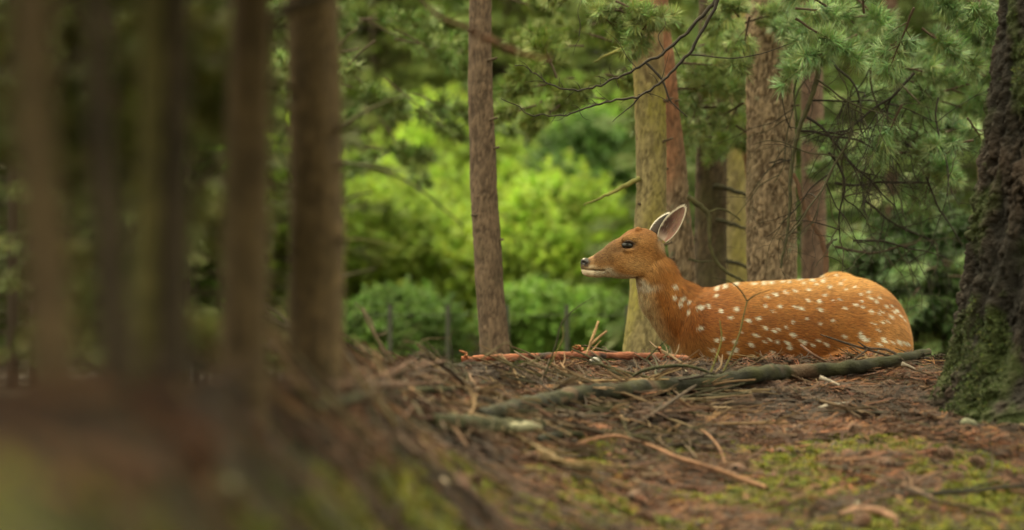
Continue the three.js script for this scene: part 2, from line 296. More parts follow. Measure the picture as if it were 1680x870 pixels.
// the standing trunks: [name, label, depth, pixels, bark, options]
const stems = [
  ['pine_tree', 'grey-brown furrowed pine trunk rising straight behind the middle of the hind\'s back', 10.5, [[1262, 0, 74], [1264, 200, 75], [1266, 460, 79], [1267, 600, 84]], B.grey, { sides: 96, step: 0.008, top: 9 }],
  ['pine_tree', 'yellow-green algae-covered trunk with orange upper bark directly behind the hind\'s ears', 10.2, [[1060, 0, 56], [1066, 150, 50], [1069, 300, 48], [1062, 450, 54], [1052, 600, 62]], (x, y, z) => { const t = sstep(1.55, 2.05, y + 0.3 * noise(x * 6, y * 2, z * 6)), [a, c] = B.gleam(x, y, z), [e, f] = B.orange(x, y, z); return [lerp(a, e, t), mix3(c, f, t)]; }, { sides: 72, step: 0.009, top: 8 }],
  ['pine_tree', 'reddish slanting pine trunk just right of the yellow-green trunk', 10.6, [[1078, 0, 36], [1094, 150, 36], [1110, 300, 34], [1120, 450, 40], [1124, 600, 44]], (x, y, z) => { const t = sstep(1.2, 1.6, y + 0.3 * noise(x * 6, y * 2, z * 6)), [a, c] = B.grey(x, y, z), [e, f] = B.orange(x, y, z); return [lerp(a, e, t), mix3(c, f, t)]; }, { sides: 48, step: 0.012, top: 8 }],
  ['pine_tree', 'dark brown trunk in shade between the reddish trunk and the grey-brown trunk', 11.6, [[1168, 200, 48], [1166, 320, 50], [1164, 470, 54], [1163, 600, 58]], B.dark, { sides: 56, step: 0.014, top: 7 }],
  ['pine_tree', 'dim greenish trunk half hidden by the left edge of the grey-brown trunk', 12.6, [[1206, 200, 36], [1206, 460, 40], [1206, 600, 42]], B.gleam, { sides: 40, step: 0.02, top: 7 }],
  ['pine_tree', 'thin orange-brown trunk leaning behind the top of the grey-brown trunk', 11.6, [[1194, 0, 22], [1208, 100, 26], [1228, 220, 27], [1248, 360, 28], [1270, 600, 30]], B.orange, { sides: 36, step: 0.02, top: 6 }],
  ['pine_tree', 'pinkish brown trunk just right of the grey-brown trunk above the hind\'s back', 12.4, [[1330, 0, 34], [1334, 250, 36], [1337, 470, 42], [1338, 600, 44]], B.pink, { sides: 44, step: 0.016, top: 7 }],
  ['pine_tree', 'distant pinkish trunk rising above the hind\'s rump', 14.5, [[1464, 180, 22], [1466, 400, 24], [1467, 600, 27]], B.pink, { sides: 28, step: 0.025, top: 7 }],
  ['pine_tree', 'slim brown pine trunk standing alone in front of the bright green shrubs', 10.4, [[788, 0, 36], [788, 150, 39], [793, 300, 43], [802, 450, 45], [814, 600, 49]], B.brown, { sides: 60, step: 0.009, top: 9 }],
  ['pine_tree', 'broad blurred brown trunk at the left edge of the bright green shrubs', 4.9, [[512, 0, 84], [517, 200, 86], [520, 400, 90], [516, 610, 90]], B.left, { sides: 64, step: 0.008, top: 6 }],
  ['pine_tree', 'blurred brown trunk with a knot, second trunk left of the bright green shrubs', 3.75, [[412, 0, 66], [407, 200, 70], [402, 400, 74], [398, 620, 80]], B.left, { sides: 48, step: 0.012, top: 5.5 }],
  ['pine_tree', 'blurred pale yellowish thin trunk among the dark trunks on the left', 3.1, [[252, 0, 38], [250, 200, 40], [244, 400, 40], [236, 620, 42]], B.leftPale, { sides: 36, step: 0.014, top: 5 }],
  ['pine_tree', 'blurred dark trunk close beside the pale yellowish trunk', 3.1, [[292, 0, 36], [290, 200, 40], [287, 400, 46], [284, 620, 54]], B.leftDark, { sides: 36, step: 0.014, top: 5 }],
  ['pine_tree', 'blurred dusky trunk midway between the pale yellowish trunk and the left picture edge', 2.7, [[160, 0, 40], [165, 200, 44], [180, 400, 50], [190, 620, 60]], B.leftDark, { sides: 36, step: 0.014, top: 5 }],
  ['pine_tree', 'blurred dark brown trunk nearest the left picture edge', 2.4, [[52, 0, 62], [56, 200, 66], [74, 400, 70], [88, 620, 78]], B.left, { sides: 40, step: 0.01, top: 4.5 }],
  ['pine_tree', 'dark rust-brown trunk behind the top of the mossy trunk', 13.5, [[1622, 0, 64], [1640, 200, 68], [1650, 600, 74]], B.dark, { sides: 44, step: 0.02, top: 8 }],
];
const standing = stems.map(([name, label, d, tab, bark, o]) => { const t = thing(name, label, 'tree', footOf(interp(tab.map((p) => [p[1], p[0]]), 600), d)); trunk(t, d, tab, bark, o); return t; });

// the dark mossy trunk that closes the picture on the right
{
  const d = 7.8, t = thing('pine_tree', 'massive dark mossy trunk with deep furrows and flared roots at the right picture edge', 'tree', footOf(1690, d));
  const furrow = barkFn({ f: 17, st: 0.13, depth: 0.024, light: [0.024, 0.017, 0.012], dark: [0.006, 0.005, 0.003], seed: 63, rough: 0.35, warm: [0.06, 0.033, 0.021], lich: [0.065, 0.085, 0.03], lichAmt: -0.16, crack: 0.4 });
  const mossy = (x, y, z) => { const [q, c] = furrow(x, y, z), m = sstep(0.02, 0.28, fbm(x * 6 + 4, y * 3, z * 6, 4) * 1.2 + 0.06 + 0.25 * sstep(0.5, 0, y - 0.2)); const rg = 1 - Math.abs(noise(x * 13 + 0.8 * noise(x * 6, y * 3, z * 6), y * 1.6, z * 13)) * 2.2; return [q + 0.028 * rg + 0.005 * m * (0.5 + noise(x * 90, y * 90, z * 90)), mix3(mix3(c, [0.008, 0.006, 0.004], 0.8 * sstep(0.45, 0.0, rg)), [0.034, 0.05, 0.007], m * 0.8)]; };
  const lobes = (a, h) => (0.05 * Math.max(0, Math.cos(a - 2.7)) ** 3 + 0.05 * Math.max(0, Math.cos(a - 4.4)) ** 4 + 0.05 * Math.max(0, Math.cos(a - 5.6)) ** 4) * Math.exp(-Math.max(0, h) / 0.1) * 1.6;
  trunk(t, d, [[1738, 0, 170], [1722, 200, 186], [1706, 400, 206], [1698, 560, 226], [1694, 640, 240]], mossy, { sides: 300, step: 0.005, top: 6, flare: 0.1, lobes, below: 0.1 });
  // moss cushions and tufts that sit proud of the bark
  const r = rngOf(90), tufts = [], g = (() => { const b = new MB(), q = rngOf(4); for (let k = 0; k < 26; k++) { const a = q() * 6.283, e = 1.25 * Math.sqrt(q()), l = 0.6 + 0.5 * q(), w = 0.09, c = [1, 1, 1].map((v) => 0.7 + 0.6 * q()); const dx = Math.cos(a) * Math.sin(e), dz = Math.sin(a) * Math.sin(e); b.tri(b.v(-Math.sin(a) * w, 0, Math.cos(a) * w, c), b.v(Math.sin(a) * w, 0, -Math.cos(a) * w, c), b.v(dx * l, Math.cos(e) * l, dz * l, c)); } return b.geo(); })();
  for (let k = 0; k < 9000; k++) {
    const a = Math.PI * (0.95 + 1.1 * r()), y = t.position.y - 0.02 + 1.5 * Math.pow(r(), 1.5), py = rowOf(y, d), hh = y - t.position.y;
    const c = at(interp([[0, 1738], [200, 1722], [400, 1706], [560, 1698], [640, 1694]], py), py, d), r0 = interp([[0, 85], [200, 93], [400, 103], [560, 113], [640, 120]], py) * K * d, R0 = r0 * (1 + 0.1 * Math.exp(-hh / 0.09)) + lobes(a, hh);
    const x = Math.cos(a) * R0, z = Math.sin(a) * R0; if (fbm(x * 6 + 4, y * 3, z * 6, 4) * 1.2 + 0.06 + 0.25 * sstep(0.5, 0, hh) < 0.12 + 0.12 * r()) continue;
    const [q] = mossy(x, y, z), R = R0 + q - 0.001, nrm = V(Math.cos(a), 0.35, -Math.sin(a));
    tufts.push([mtx(V(c.x + Math.cos(a) * R, y, c.z - Math.sin(a) * R).sub(t.position), toward(nrm.add(V((r() - 0.5) * 0.6, (r() - 0.5) * 0.6, (r() - 0.5) * 0.6)), r() * 6), 0.006 + 0.008 * r()), tone(r, r() < 0.75 ? [0.036, 0.054, 0.007] : [0.08, 0.10, 0.02], 0.45)]);
  }
  instances('moss', g, needleMat, tufts, t);
}
// ---------------------------------------------------------------- boughs and branches on the standing trunks
const byLabel = (s) => standing.find((t) => t.userData.label.includes(s));
function limb(tree, pts, r0, r1, col, name = 'branch', sides = 7, n = 24, knob = 0.15) {   // pts: points in the scene
  const P = smooth(pts, n), b = new MB(), J = r0 * (name === 'limb' ? 0.9 : 0.35); P.forEach((p, i) => { if (i && i < n) p.add(V(J * noise(p.x * 9, p.y * 9, i * 0.7), J * 1.6 * noise(p.x * 8 + 5, p.y * 9, i * 0.6), 0)); });
  b.tube(P, radii([r0, r1], n), sides, (p) => col.map((v) => v * (1 + 0.8 * noise(p.x * 40, p.y * 40, p.z * 40))), (p, a, t, r) => r * knob * 2 * noise(p.x * 30, p.y * 30 + a, p.z * 30), tree.position);
  return mesh(name, b.geo(), M.twig, tree);
}
const px3 = (l, d) => l.map(([x, y, dd]) => at(x, y, dd ?? d));
const DK = [0.018, 0.013, 0.008], OL = [0.075, 0.07, 0.028], BR = [0.10, 0.06, 0.038];
// the two long dark branches that reach in from the top
{
  const t = thing('bare_branch', 'long dark branch reaching down from the top edge and curving left above the hind', 'branch', at(1175, 0, 9.4));
  limb(t, px3([[1200, -60], [1172, 2], [1135, 45], [1090, 85], [1045, 112], [1005, 132], [970, 145], [940, 147], [905, 139], [880, 122], [862, 112], [845, 108]], 9.4), 0.0095, 0.0018, DK, 'limb', 8, 60);
  for (const [l, r] of [[[[1060, 103], [1085, 130], [1100, 165], [1128, 192]], 0.006], [[[905, 139], [885, 133], [862, 135]], 0.0025], [[[1090, 84], [1080, 60], [1092, 40], [1086, 20]], 0.0025], [[[1105, 74], [1115, 95], [1122, 110]], 0.002], [[[1010, 130], [1000, 115], [1004, 98]], 0.0016], [[[1045, 112], [1030, 96], [1015, 70], [990, 48]], 0.002], [[[950, 60], [952, 40], [948, 20], [955, 0]], 0.002], [[[952, 62], [944, 76], [940, 92]], 0.0016]]) limb(t, px3(l, 9.4), r, r * 0.35, DK, 'twig', 5, 16);
  const rs = rngOf(255), shoots = (tr, line, d) => { for (let k = 0; k < 16; k++) { const t = 0.12 + 0.85 * (k + rs()) / 16 * (line.length - 1) / (line.length - 1), f = t * (line.length - 1), i = Math.min(line.length - 2, Math.floor(f)), x = lerp(line[i][0], line[i + 1][0], f - i), y = lerp(line[i][1], line[i + 1][1], f - i), sx = (rs() - 0.65) * 34, sy = (rs() - 0.5) * 36; limb(tr, px3([[x, y], [x + sx * 0.45, y + sy * 0.55 - 2], [x + sx, y + sy]], d), 0.0017, 0.0007, DK, 'twig', 4, 8, 0.2); } };
  shoots(t, [[1135, 45], [1090, 85], [1045, 112], [1005, 132], [970, 145], [940, 147], [905, 139], [880, 122], [862, 112]], 9.4);
  const u = thing('bare_branch', 'lower of the two long dark branches, ending left of the slim brown trunk\'s right side', 'branch', at(1170, 10, 9.2));
  u.userData.label = 'lower dark branch forking from the top and sweeping left beneath the longer one';
  shoots(u, [[1128, 90], [1100, 120], [1078, 140], [1050, 158], [1020, 163], [985, 170], [950, 182], [920, 189], [895, 190], [875, 188], [850, 178]], 9.2);
  limb(u, px3([[1195, -70], [1172, 15], [1150, 55], [1128, 90], [1100, 120], [1078, 140], [1050, 158], [1020, 163], [985, 170], [950, 182], [920, 189], [895, 190], [875, 188], [850, 178], [822, 162]], 9.2), 0.0085, 0.0016, DK, 'limb', 8, 60);
  for (const [l, r] of [[[[1050, 158], [1035, 175], [1018, 188], [1005, 200]], 0.004], [[[1128, 90], [1160, 92], [1200, 96], [1250, 88], [1300, 70]], 0.0035], [[[950, 182], [958, 194], [970, 198]], 0.0016], [[[1085, 133], [1092, 108], [1098, 85]], 0.0018], [[[1060, 152], [1085, 160], [1110, 178]], 0.0018], [[[1000, 167], [985, 155], [978, 148]], 0.0014], [[[930, 187], [920, 196], [905, 199]], 0.0014]]) limb(u, px3(l, 9.2), r, r * 0.35, DK, 'twig', 5, 16);
}
// limbs of the standing trunks
{
  const tA = byLabel('yellow-green algae'), tR = byLabel('reddish slanting'), tD = byLabel('dark brown trunk in shade'), tG = byLabel('grey-brown furrowed'), tS = byLabel('slim brown'), tL = byLabel('broad blurred'), tK = byLabel('with a knot');
  limb(tA, px3([[1050, 292], [1020, 308], [990, 323], [958, 337]], 10.15), 0.012, 0.003, [0.20, 0.19, 0.05]);
  limb(tA, px3([[1050, 70], [1020, 80], [990, 93], [975, 102]], 10.15), 0.009, 0.003, [0.20, 0.19, 0.05]);
  limb(tR, px3([[1128, 322], [1150, 340], [1162, 352], [1164, 380], [1166, 405], [1175, 428], [1190, 445], [1212, 458], [1225, 465]], 10.45), 0.013, 0.006, OL, 'branch', 8, 40);
  limb(tR, px3([[1160, 350], [1180, 343], [1200, 350], [1215, 362]], 10.45), 0.006, 0.003, OL);
  limb(tR, px3([[1130, 425], [1150, 430], [1170, 428]], 10.5), 0.006, 0.003, OL);
  limb(tD, px3([[1170, 305], [1200, 312], [1228, 320]], 11.5), 0.016, 0.008, [0.05, 0.045, 0.022]);
  limb(tD, px3([[1175, 360], [1200, 368], [1230, 378]], 11.5), 0.013, 0.007, [0.05, 0.045, 0.022]);
  limb(tD, px3([[1190, 428], [1210, 432], [1228, 440]], 11.5), 0.012, 0.007, [0.05, 0.045, 0.022]);
  limb(tG, px3([[1262, 268], [1285, 262], [1300, 270]], 10.3), 0.004, 0.002, DK, 'twig'); limb(tG, px3([[1300, 262], [1275, 268], [1255, 285], [1246, 300]], 10.25), 0.004, 0.0015, DK, 'twig');
  limb(tS, px3([[790, 60], [815, 72], [850, 86], [880, 95], [905, 96]], 5.4), 0.009, 0.004, [0.16, 0.075, 0.04], 'branch', 7, 24);
  limb(tS, px3([[785, 55], [755, 42], [725, 30], [700, 10]], 5.4), 0.008, 0.004, [0.13, 0.065, 0.04], 'branch', 7, 24);
  limb(tL, px3([[560, 210], [580, 195], [610, 178], [640, 165], [668, 157]], 6.3), 0.006, 0.002, OL, 'twig');
  limb(tL, px3([[555, 268], [600, 272], [640, 284], [680, 305], [715, 332], [760, 372]], 6.2), 0.005, 0.0018, OL, 'twig');
  limb(tL, px3([[560, 392], [600, 394], [630, 400], [655, 408]], 6.0), 0.0035, 0.0015, [0.13, 0.11, 0.04], 'twig');
  limb(tL, px3([[562, 455], [585, 448], [615, 442]], 6.0), 0.005, 0.0025, OL, 'twig'); limb(tL, px3([[560, 330], [590, 320], [612, 316]], 6.0), 0.004, 0.002, OL, 'twig');
  limb(tK, px3([[412, 60], [440, 36], [470, 18], [510, 0], [540, -20]], 4.0), 0.014, 0.008, [0.05, 0.034, 0.02]);
  limb(tL, px3([[512, 330], [480, 325], [452, 318]], 5.2), 0.006, 0.003, OL, 'twig');
}
// broken stubs where lower branches fell
{
  const r = rngOf(260);
  standing.forEach((t, i) => { const d = stems[i][2], tab = stems[i][3]; if (d < 4.5 || d > 12.5 || tab[0][1] > 0 && d > 12) return;
    for (let k = 0; k < 6; k++) { const py = lerp(15, 440, (k + r()) / 6), x = interp(tab.map((p) => [p[1], p[0]]), py), w = interp(tab.map((p) => [p[1], p[2]]), py), s = r() < 0.5 ? -1 : 1, e = w * (0.30 + 0.2 * r()), c = at(x + s * e * 0.9, py, d); c.z += Math.sqrt(Math.max(0, (w / 2) ** 2 - e * e)) * K * d * 0.9; const L = (0.02 + 0.05 * r() * r()), q = c.clone().add(V(s * L, L * (r() - 0.2) * 0.5, L * 0.7)); limb(t, [c.clone().lerp(q, -0.4), c.clone().lerp(q, 0.5), q], 0.006 + 0.005 * r(), 0.004, [0.10, 0.07, 0.045], 'branch_stub', 7, 6, 0.25); } });
}
// the crooked dead tree with hanging, tangled branches to the right of the grey-brown trunk
{
  const d = 10.2, t = thing('dead_tree', 'crooked bare dead tree whose dark tangled twigs hang above the hind\'s rump', 'tree', footOf(1357, d));
  limb(t, px3([[1357, 640], [1357, 520], [1356, 455], [1354, 412], [1346, 388], [1330, 362], [1318, 335], [1310, 305], [1302, 285]], d), 0.019, 0.009, [0.14, 0.075, 0.045], 'trunk', 10, 60, 0.12);
  limb(t, px3([[1354, 410], [1366, 396], [1374, 392]], d), 0.009, 0.003, [0.05, 0.035, 0.02]);
  limb(t, px3([[1350, 60], [1345, 110], [1330, 165], [1318, 195], [1306, 235], [1298, 280], [1296, 340], [1290, 395], [1281, 440]], d - 0.3), 0.013, 0.005, [0.055, 0.052, 0.02], 'branch', 8, 60);
  const r = rngOf(201), W = (x, y, z) => V(x, y, z);
  const twigs = new MB();
  function sprout(p, dir, L, rad, lvl, mb) {
    const pts = [p.clone()], D = dir.clone(); const n = 7;
    for (let i = 0; i < n; i++) { D.add(W((r() - 0.5) * 0.75, (r() - 0.5) * 0.6 - 0.06, (r() - 0.5) * 0.5)).normalize(); pts.push(pts[i].clone().addScaledVector(D, L / n)); }
    const S = smooth(pts, 14), c = (r() < 0.35 ? [0.05, 0.045, 0.02] : DK);
    mb.tube(S, radii([rad, rad * 0.35], 14), lvl > 1 ? 4 : 6, () => c, null, t.position);
    if (lvl < 3) { const k = lvl === 0 ? 6 : 3; for (let i = 0; i < k; i++) { const q = S[3 + Math.floor(r() * 11)], e = W(r() - 0.5, r() - 0.62, (r() - 0.5) * 0.7).normalize().multiplyScalar(0.9).add(D.clone().multiplyScalar(0.45)); sprout(q, e.normalize(), L * (0.42 + 0.3 * r()), rad * 0.5, lvl + 1, lvl >= 1 ? twigs : mb); } }
  }
  const starts = [[1345, 70, 1.5, -0.8], [1350, 95, -0.7, -0.8], [1340, 130, 1.0, -0.5], [1330, 165, 1.2, -0.3], [1420, 60, 0.4, -0.9], [1430, 90, -0.4, -0.9], [1480, 100, 0.3, -0.8], [1500, 120, -0.6, -0.7], [1320, 190, 0.9, -0.8], [1450, 180, 0.5, -0.9], [1400, 200, -0.2, -1], [1310, 215, 1, 0.0], [1540, 160, -0.4, -0.9], [1370, 300, 0.9, -0.25], [1360, 250, 1, -0.5], [1420, 330, 0.7, -0.6], [1400, 395, 1, 0.1]];
  for (const [x, y, dx, dy] of starts) { const mb = new MB(); sprout(at(x, y, d + (r() - 0.6) * 0.8), W(dx, dy, (r() - 0.5) * 0.4).normalize(), 0.40 + 0.24 * r(), 0.0045 + 0.003 * r(), 0, mb); mesh('branch', mb.geo(), M.twig, t); }
  limb(t, px3([[1348, 80], [1320, 86], [1295, 100], [1283, 130], [1284, 165], [1292, 200], [1300, 215]], d - 0.2), 0.004, 0.002, DK);
  limb(t, px3([[1345, 60], [1335, 80], [1312, 120], [1303, 150], [1308, 200]], d - 0.2), 0.006, 0.003, [0.05, 0.05, 0.02]);
  limb(t, px3([[1440, 100], [1465, 125], [1490, 150], [1510, 170]], d - 0.4), 0.006, 0.003, [0.12, 0.10, 0.07]);
  limb(t, px3([[1362, 320], [1368, 360], [1390, 385], [1410, 400]], d), 0.003, 0.0015, [0.06, 0.055, 0.02]);
  limb(t, px3([[1370, 405], [1400, 412], [1440, 415], [1470, 406], [1500, 400], [1512, 390]], d + 0.5), 0.007, 0.003, [0.06, 0.04, 0.025]);
  limb(t, px3([[1520, 290], [1540, 340], [1560, 370], [1580, 405]], d), 0.005, 0.0025, DK);
  mesh('twigs', twigs.geo(), M.twig, t); t.children[t.children.length - 1].userData.kind = 'stuff';
}
// living boughs that show in the picture: [tree, depth, seed, colour, tuft, list of [x, y, dx, dy, length px, boughs]]
function sprays(tree, seed, col, tuft, L, extra = {}) {
  const r = rngOf(seed), list = [];
  for (const [x, y, d, dx, dy, len] of L) { const wood = new MB(), p = at(x, y, d); bough(list, wood, r, p, V(dx, dy, (r() - 0.5) * 0.8), len * K * d, { col, tuft, rel: tree.position, thick: 0.006, droop: 0.15, n: 10, per: 3, ...extra }); mesh('bough', wood.geo(), M.twig, tree); }
  instances('needles', needleTuft, needleMat, list, tree);
}
{
  const r = rngOf(310), L = [];
  const fill = (n, x0, x1, y0, y1, d0, d1, len) => { for (let i = 0; i < n; i++) { const a = r() * 6.28; L.push([lerp(x0, x1, r()), lerp(y0, y1, r()), lerp(d0, d1, r()), Math.cos(a), 0.4 * Math.sin(a) - 0.25, len * (0.7 + 0.6 * r())]); } };
  fill(34, 1300, 1620, -70, 80, 9.3, 10.6, 95); fill(22, 1450, 1620, 90, 260, 9.7, 11.5, 80); fill(10, 1380, 1560, 120, 260, 10.8, 11.8, 70); fill(8, 1400, 1580, 380, 520, 11.5, 13, 70); fill(6, 1560, 1625, 40, 160, 10.2, 11.2, 60);
  sprays(byLabel('rust-brown'), 311, [0.25, 0.365, 0.16], 0.062, L);
  const L2 = []; const f2 = (n, x0, x1, y0, y1, d0, d1, len) => { for (let i = 0; i < n; i++) { const a = r() * 6.28; L2.push([lerp(x0, x1, r()), lerp(y0, y1, r()), lerp(d0, d1, r()), Math.cos(a), 0.4 * Math.sin(a) - 0.25, len * (0.7 + 0.6 * r())]); } };
  f2(15, 1105, 1225, 110, 250, 10.75, 11.4, 95); f2(8, 1120, 1230, 0, 120, 10.7, 11.5, 95); f2(5, 1190, 1240, -10, 50, 9.8, 10.3, 75); f2(7, 970, 1090, -40, 15, 9.6, 10.0, 95);
  sprays(byLabel('grey-brown furrowed'), 312, [0.27, 0.36, 0.13], 0.056, L2);
  const L3 = []; const f3 = (n, x0, x1, y0, y1, d0, d1, len) => { for (let i = 0; i < n; i++) { const a = r() * 6.28; L3.push([lerp(x0, x1, r()), lerp(y0, y1, r()), lerp(d0, d1, r()), Math.cos(a), 0.4 * Math.sin(a) - 0.25, len * (0.7 + 0.6 * r())]); } };
  f3(12, 840, 1040, 40, 170, 10.6, 12, 80); f3(6, 860, 1000, 90, 175, 10.5, 11.5, 60); f3(8, 820, 1050, -40, 60, 11, 13, 90);
  sprays(byLabel('slim brown'), 313, [0.20, 0.27, 0.06], 0.06, L3);
  const L4 = []; const f4 = (n, x0, x1, y0, y1, d0, d1, len) => { for (let i = 0; i < n; i++) { const a = r() * 6.28; L4.push([lerp(x0, x1, r()), lerp(y0, y1, r()), lerp(d0, d1, r()), Math.cos(a), 0.4 * Math.sin(a) - 0.35, len * (0.7 + 0.6 * r())]); } };
  f4(17, 540, 790, -60, 150, 11.5, 14, 130); f4(6, 540, 690, 110, 260, 12, 14.5, 110); 
  sprays(byLabel('slim brown'), 314, [0.18, 0.26, 0.07], 0.075, L4);
  const L5 = []; for (let i = 0; i < 44; i++) { const a = r() * 6.28; L5.push([lerp(-20, 385, r()), i < 22 ? lerp(-80, 200, r()) : lerp(-60, 560, r()), lerp(3.9, 5.4, r()), Math.cos(a), 0.4 * Math.sin(a) - 0.35, 150]); }
  sprays(byLabel('with a knot'), 315, [0.16, 0.175, 0.04], 0.055, L5);
}
// crowns above the frame, which shade the ground on the left
for (const [s, from, to, n, len] of [['broad blurred', 2.3, 4.8, 20, 1.5], ['with a knot', 1.6, 4.4, 20, 1.5], ['pale yellowish', 1.5, 4.2, 16, 1.5], ['close beside', 1.5, 4.2, 16, 1.5], ['blurred dusky', 1.45, 4.0, 18, 1.5], ['nearest the left', 1.3, 3.8, 20, 1.6]]) {
  const t = byLabel(s); crownOn(t, 400 + n + s.length, t.position.x, t.position.z, from, to, n, len, { col: DARKG, tuft: 0.21, n: 10, per: 3, droop: 0.06, rise: 0.06 });
}
for (const [s, from, to, n, len] of [['grey-brown furrowed', 4.2, 9, 16, 1.2], ['slim brown', 4.0, 9, 14, 1.1], ['yellow-green algae', 4.0, 8, 12, 1.1]]) {
  const t = byLabel(s); crownOn(t, 500 + n + s.length, t.position.x, t.position.z, from, to, n, len, { col: OLIVE, tuft: 0.11, n: 10, per: 3, droop: 0.2 });
}
// ---------------------------------------------------------------- shrubs, undergrowth and the wood behind
function shrub(label, px, py, d, rx, ry, n, col, seed, leaf = 0.115, group) {   // pixel centre and pixel radii
  const r = rngOf(seed), c = at(px, py, d), foot = footOf(px, d), t = thing('leafy_shrub', label, 'shrub', foot, group), list = [], wood = new MB();
  const RX = rx * K * d, RY = ry * K * d, lumps = []; for (let i = 0; i < 16; i++) { const a = r() * 6.28, e = Math.acos(1 - 2 * r()); lumps.push([V(Math.cos(a) * Math.sin(e) * RX * 0.62, Math.cos(e) * RY * 0.66, Math.sin(a) * Math.sin(e) * RX * 0.45), (0.28 + 0.24 * r()) * Math.min(RX, RY), 0.7 + 0.6 * r()]); }
  n = Math.round(n * (leaf < 0.13 ? 1.9 : 1.3));
  for (let k = 0; k < n; k++) {
    const [o, R, br] = lumps[Math.floor(r() * lumps.length)], a = r() * 6.28, e = Math.acos(1 - 2 * r()), q = R * (r() < 0.2 ? 0.9 + 0.9 * r() : Math.pow(r(), 0.4)), dir = V(Math.cos(a) * Math.sin(e), Math.cos(e), Math.sin(a) * Math.sin(e)), p = c.clone().add(o).addScaledVector(dir, q);
    if (p.y < foot.y) continue;
    list.push([mtx(p.sub(foot), toward(dir.add(V(0, 0.5, 0)), r() * 6), leaf * (0.7 + 0.6 * r())), tone(r, col.map((v) => v * br), 0.3)]);
  }
  for (let i = 0; i < 7; i++) { const o = lumps[i][0].clone().add(c), m = foot.clone().lerp(o, 0.5).add(V((r() - 0.5) * 0.3, 0.1, (r() - 0.5) * 0.2)); wood.tube(smooth([foot.clone().add(V((r() - 0.5) * 0.2, -0.1, (r() - 0.5) * 0.2)), m, o], 10), radii([0.022, 0.006], 10), 6, () => [0.045, 0.035, 0.022], null, foot); }
  mesh('stems', wood.geo(), M.twig, t).userData.kind = 'stuff'; instances('foliage', leafTwig, leafMat, list, t); return t;
}
const BRIGHT = [0.40, 0.57, 0.065], MID = [0.26, 0.45, 0.055], DEEP = [0.10, 0.21, 0.035];
shrub('bright yellow-green shrub filling the gap left of the slim brown trunk', 690, 430, 21, 130, 120, 3600, BRIGHT, 601);
shrub('bright green shrub between the slim brown trunk and the hind\'s face', 905, 410, 20, 120, 110, 3600, BRIGHT, 602);
shrub('fresh green shrub directly behind the yellow-green trunk', 1010, 420, 21.5, 110, 150, 3200, MID, 603);
shrub('tall bright shrub rising behind the slim brown trunk', 800, 320, 23, 130, 130, 3400, BRIGHT, 604);
shrub('deep green low shrub at the foot of the bright shrubs left of the slim trunk', 650, 545, 18, 150, 50, 2300, [0.13, 0.25, 0.03], 605, 0.11);
shrub('deep green low shrub right of the slim brown trunk\'s foot', 910, 530, 17.5, 150, 50, 2400, [0.17, 0.32, 0.035], 606, 0.11);
shrub('dark green shrub behind the bare boughs in the upper middle', 960, 275, 21, 85, 75, 1800, DEEP, 607);
shrub('dim green shrub glimpsed between the two broad blurred trunks', 460, 380, 22, 70, 180, 2400, BRIGHT, 608);
shrub('dim green shrub glimpsed left of the trunk with a knot', 335, 400, 21, 70, 170, 1500, MID, 609);
shrub('dark green undergrowth shrub behind the hind\'s rump', 1530, 470, 14, 110, 100, 2600, [0.055, 0.12, 0.022], 610, 0.13);
shrub('low green shrub behind the hind\'s back, right of the crooked dead tree', 1420, 430, 16, 90, 100, 2200, [0.08, 0.16, 0.025], 611, 0.14);
shrub('dim green shrub seen between the reddish and the grey-brown trunk', 1180, 360, 21, 90, 160, 2200, DEEP, 612);
shrub('tall yellow-green shrub right beside the broad blurred trunk', 590, 400, 22, 80, 150, 3000, BRIGHT, 613);
shrub('high bright shrub crown between the bare boughs and the slim brown trunk', 730, 290, 24, 120, 110, 2800, BRIGHT, 614);
shrub('pale green shrub crown behind the lower dark branch', 900, 250, 24.5, 120, 100, 2600, MID, 615);
function spruce(label, px, d, h, w, col, seed, n = 60, group) {
  const foot = footOf(px, d), t = thing('young_spruce', label, 'tree', foot, group), r = rngOf(seed), list = [], wood = new MB(), b = new MB();
  b.tube([foot.clone().add(V(0, -0.1, 0)), foot.clone().add(V(0, h * 0.5, 0)), foot.clone().add(V(0, h, 0))], [0.05, 0.03, 0.008], 8, () => [0.06, 0.04, 0.025], null, foot);
  mesh('trunk', b.geo(), M.twig, t);
  for (let k = 0; k < n; k++) { const u = (k + r()) / n, y = foot.y + h * (0.03 + 0.94 * u), a = k * 2.4 + r(); bough(list, wood, r, V(foot.x, y, foot.z), V(Math.cos(a), 0.15, Math.sin(a)), w * (1.05 - 0.8 * u) * (0.7 + 0.5 * r()), { col, tuft: 0.2, spray: true, rel: foot, n: 9, per: 3, droop: 0.3, thick: 0.008 }); }
  mesh('bough', wood.geo(), M.twig, t).userData.kind = 'stuff'; instances('needles', needleSpray, needleMat, list, t); return t;
}
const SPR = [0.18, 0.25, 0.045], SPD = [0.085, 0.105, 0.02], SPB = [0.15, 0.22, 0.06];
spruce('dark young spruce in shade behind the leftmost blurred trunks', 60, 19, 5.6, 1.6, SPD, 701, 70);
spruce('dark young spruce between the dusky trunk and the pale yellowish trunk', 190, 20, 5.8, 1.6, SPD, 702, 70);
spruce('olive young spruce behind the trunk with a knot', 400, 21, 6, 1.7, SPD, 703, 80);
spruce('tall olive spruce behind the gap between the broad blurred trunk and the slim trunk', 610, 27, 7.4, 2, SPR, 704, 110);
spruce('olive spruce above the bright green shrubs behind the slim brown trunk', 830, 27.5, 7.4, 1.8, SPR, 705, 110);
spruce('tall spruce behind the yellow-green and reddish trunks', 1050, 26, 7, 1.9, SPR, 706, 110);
spruce('blue-green spruce behind the grey-brown trunk', 1220, 19, 5.4, 1.5, SPB, 707, 100);
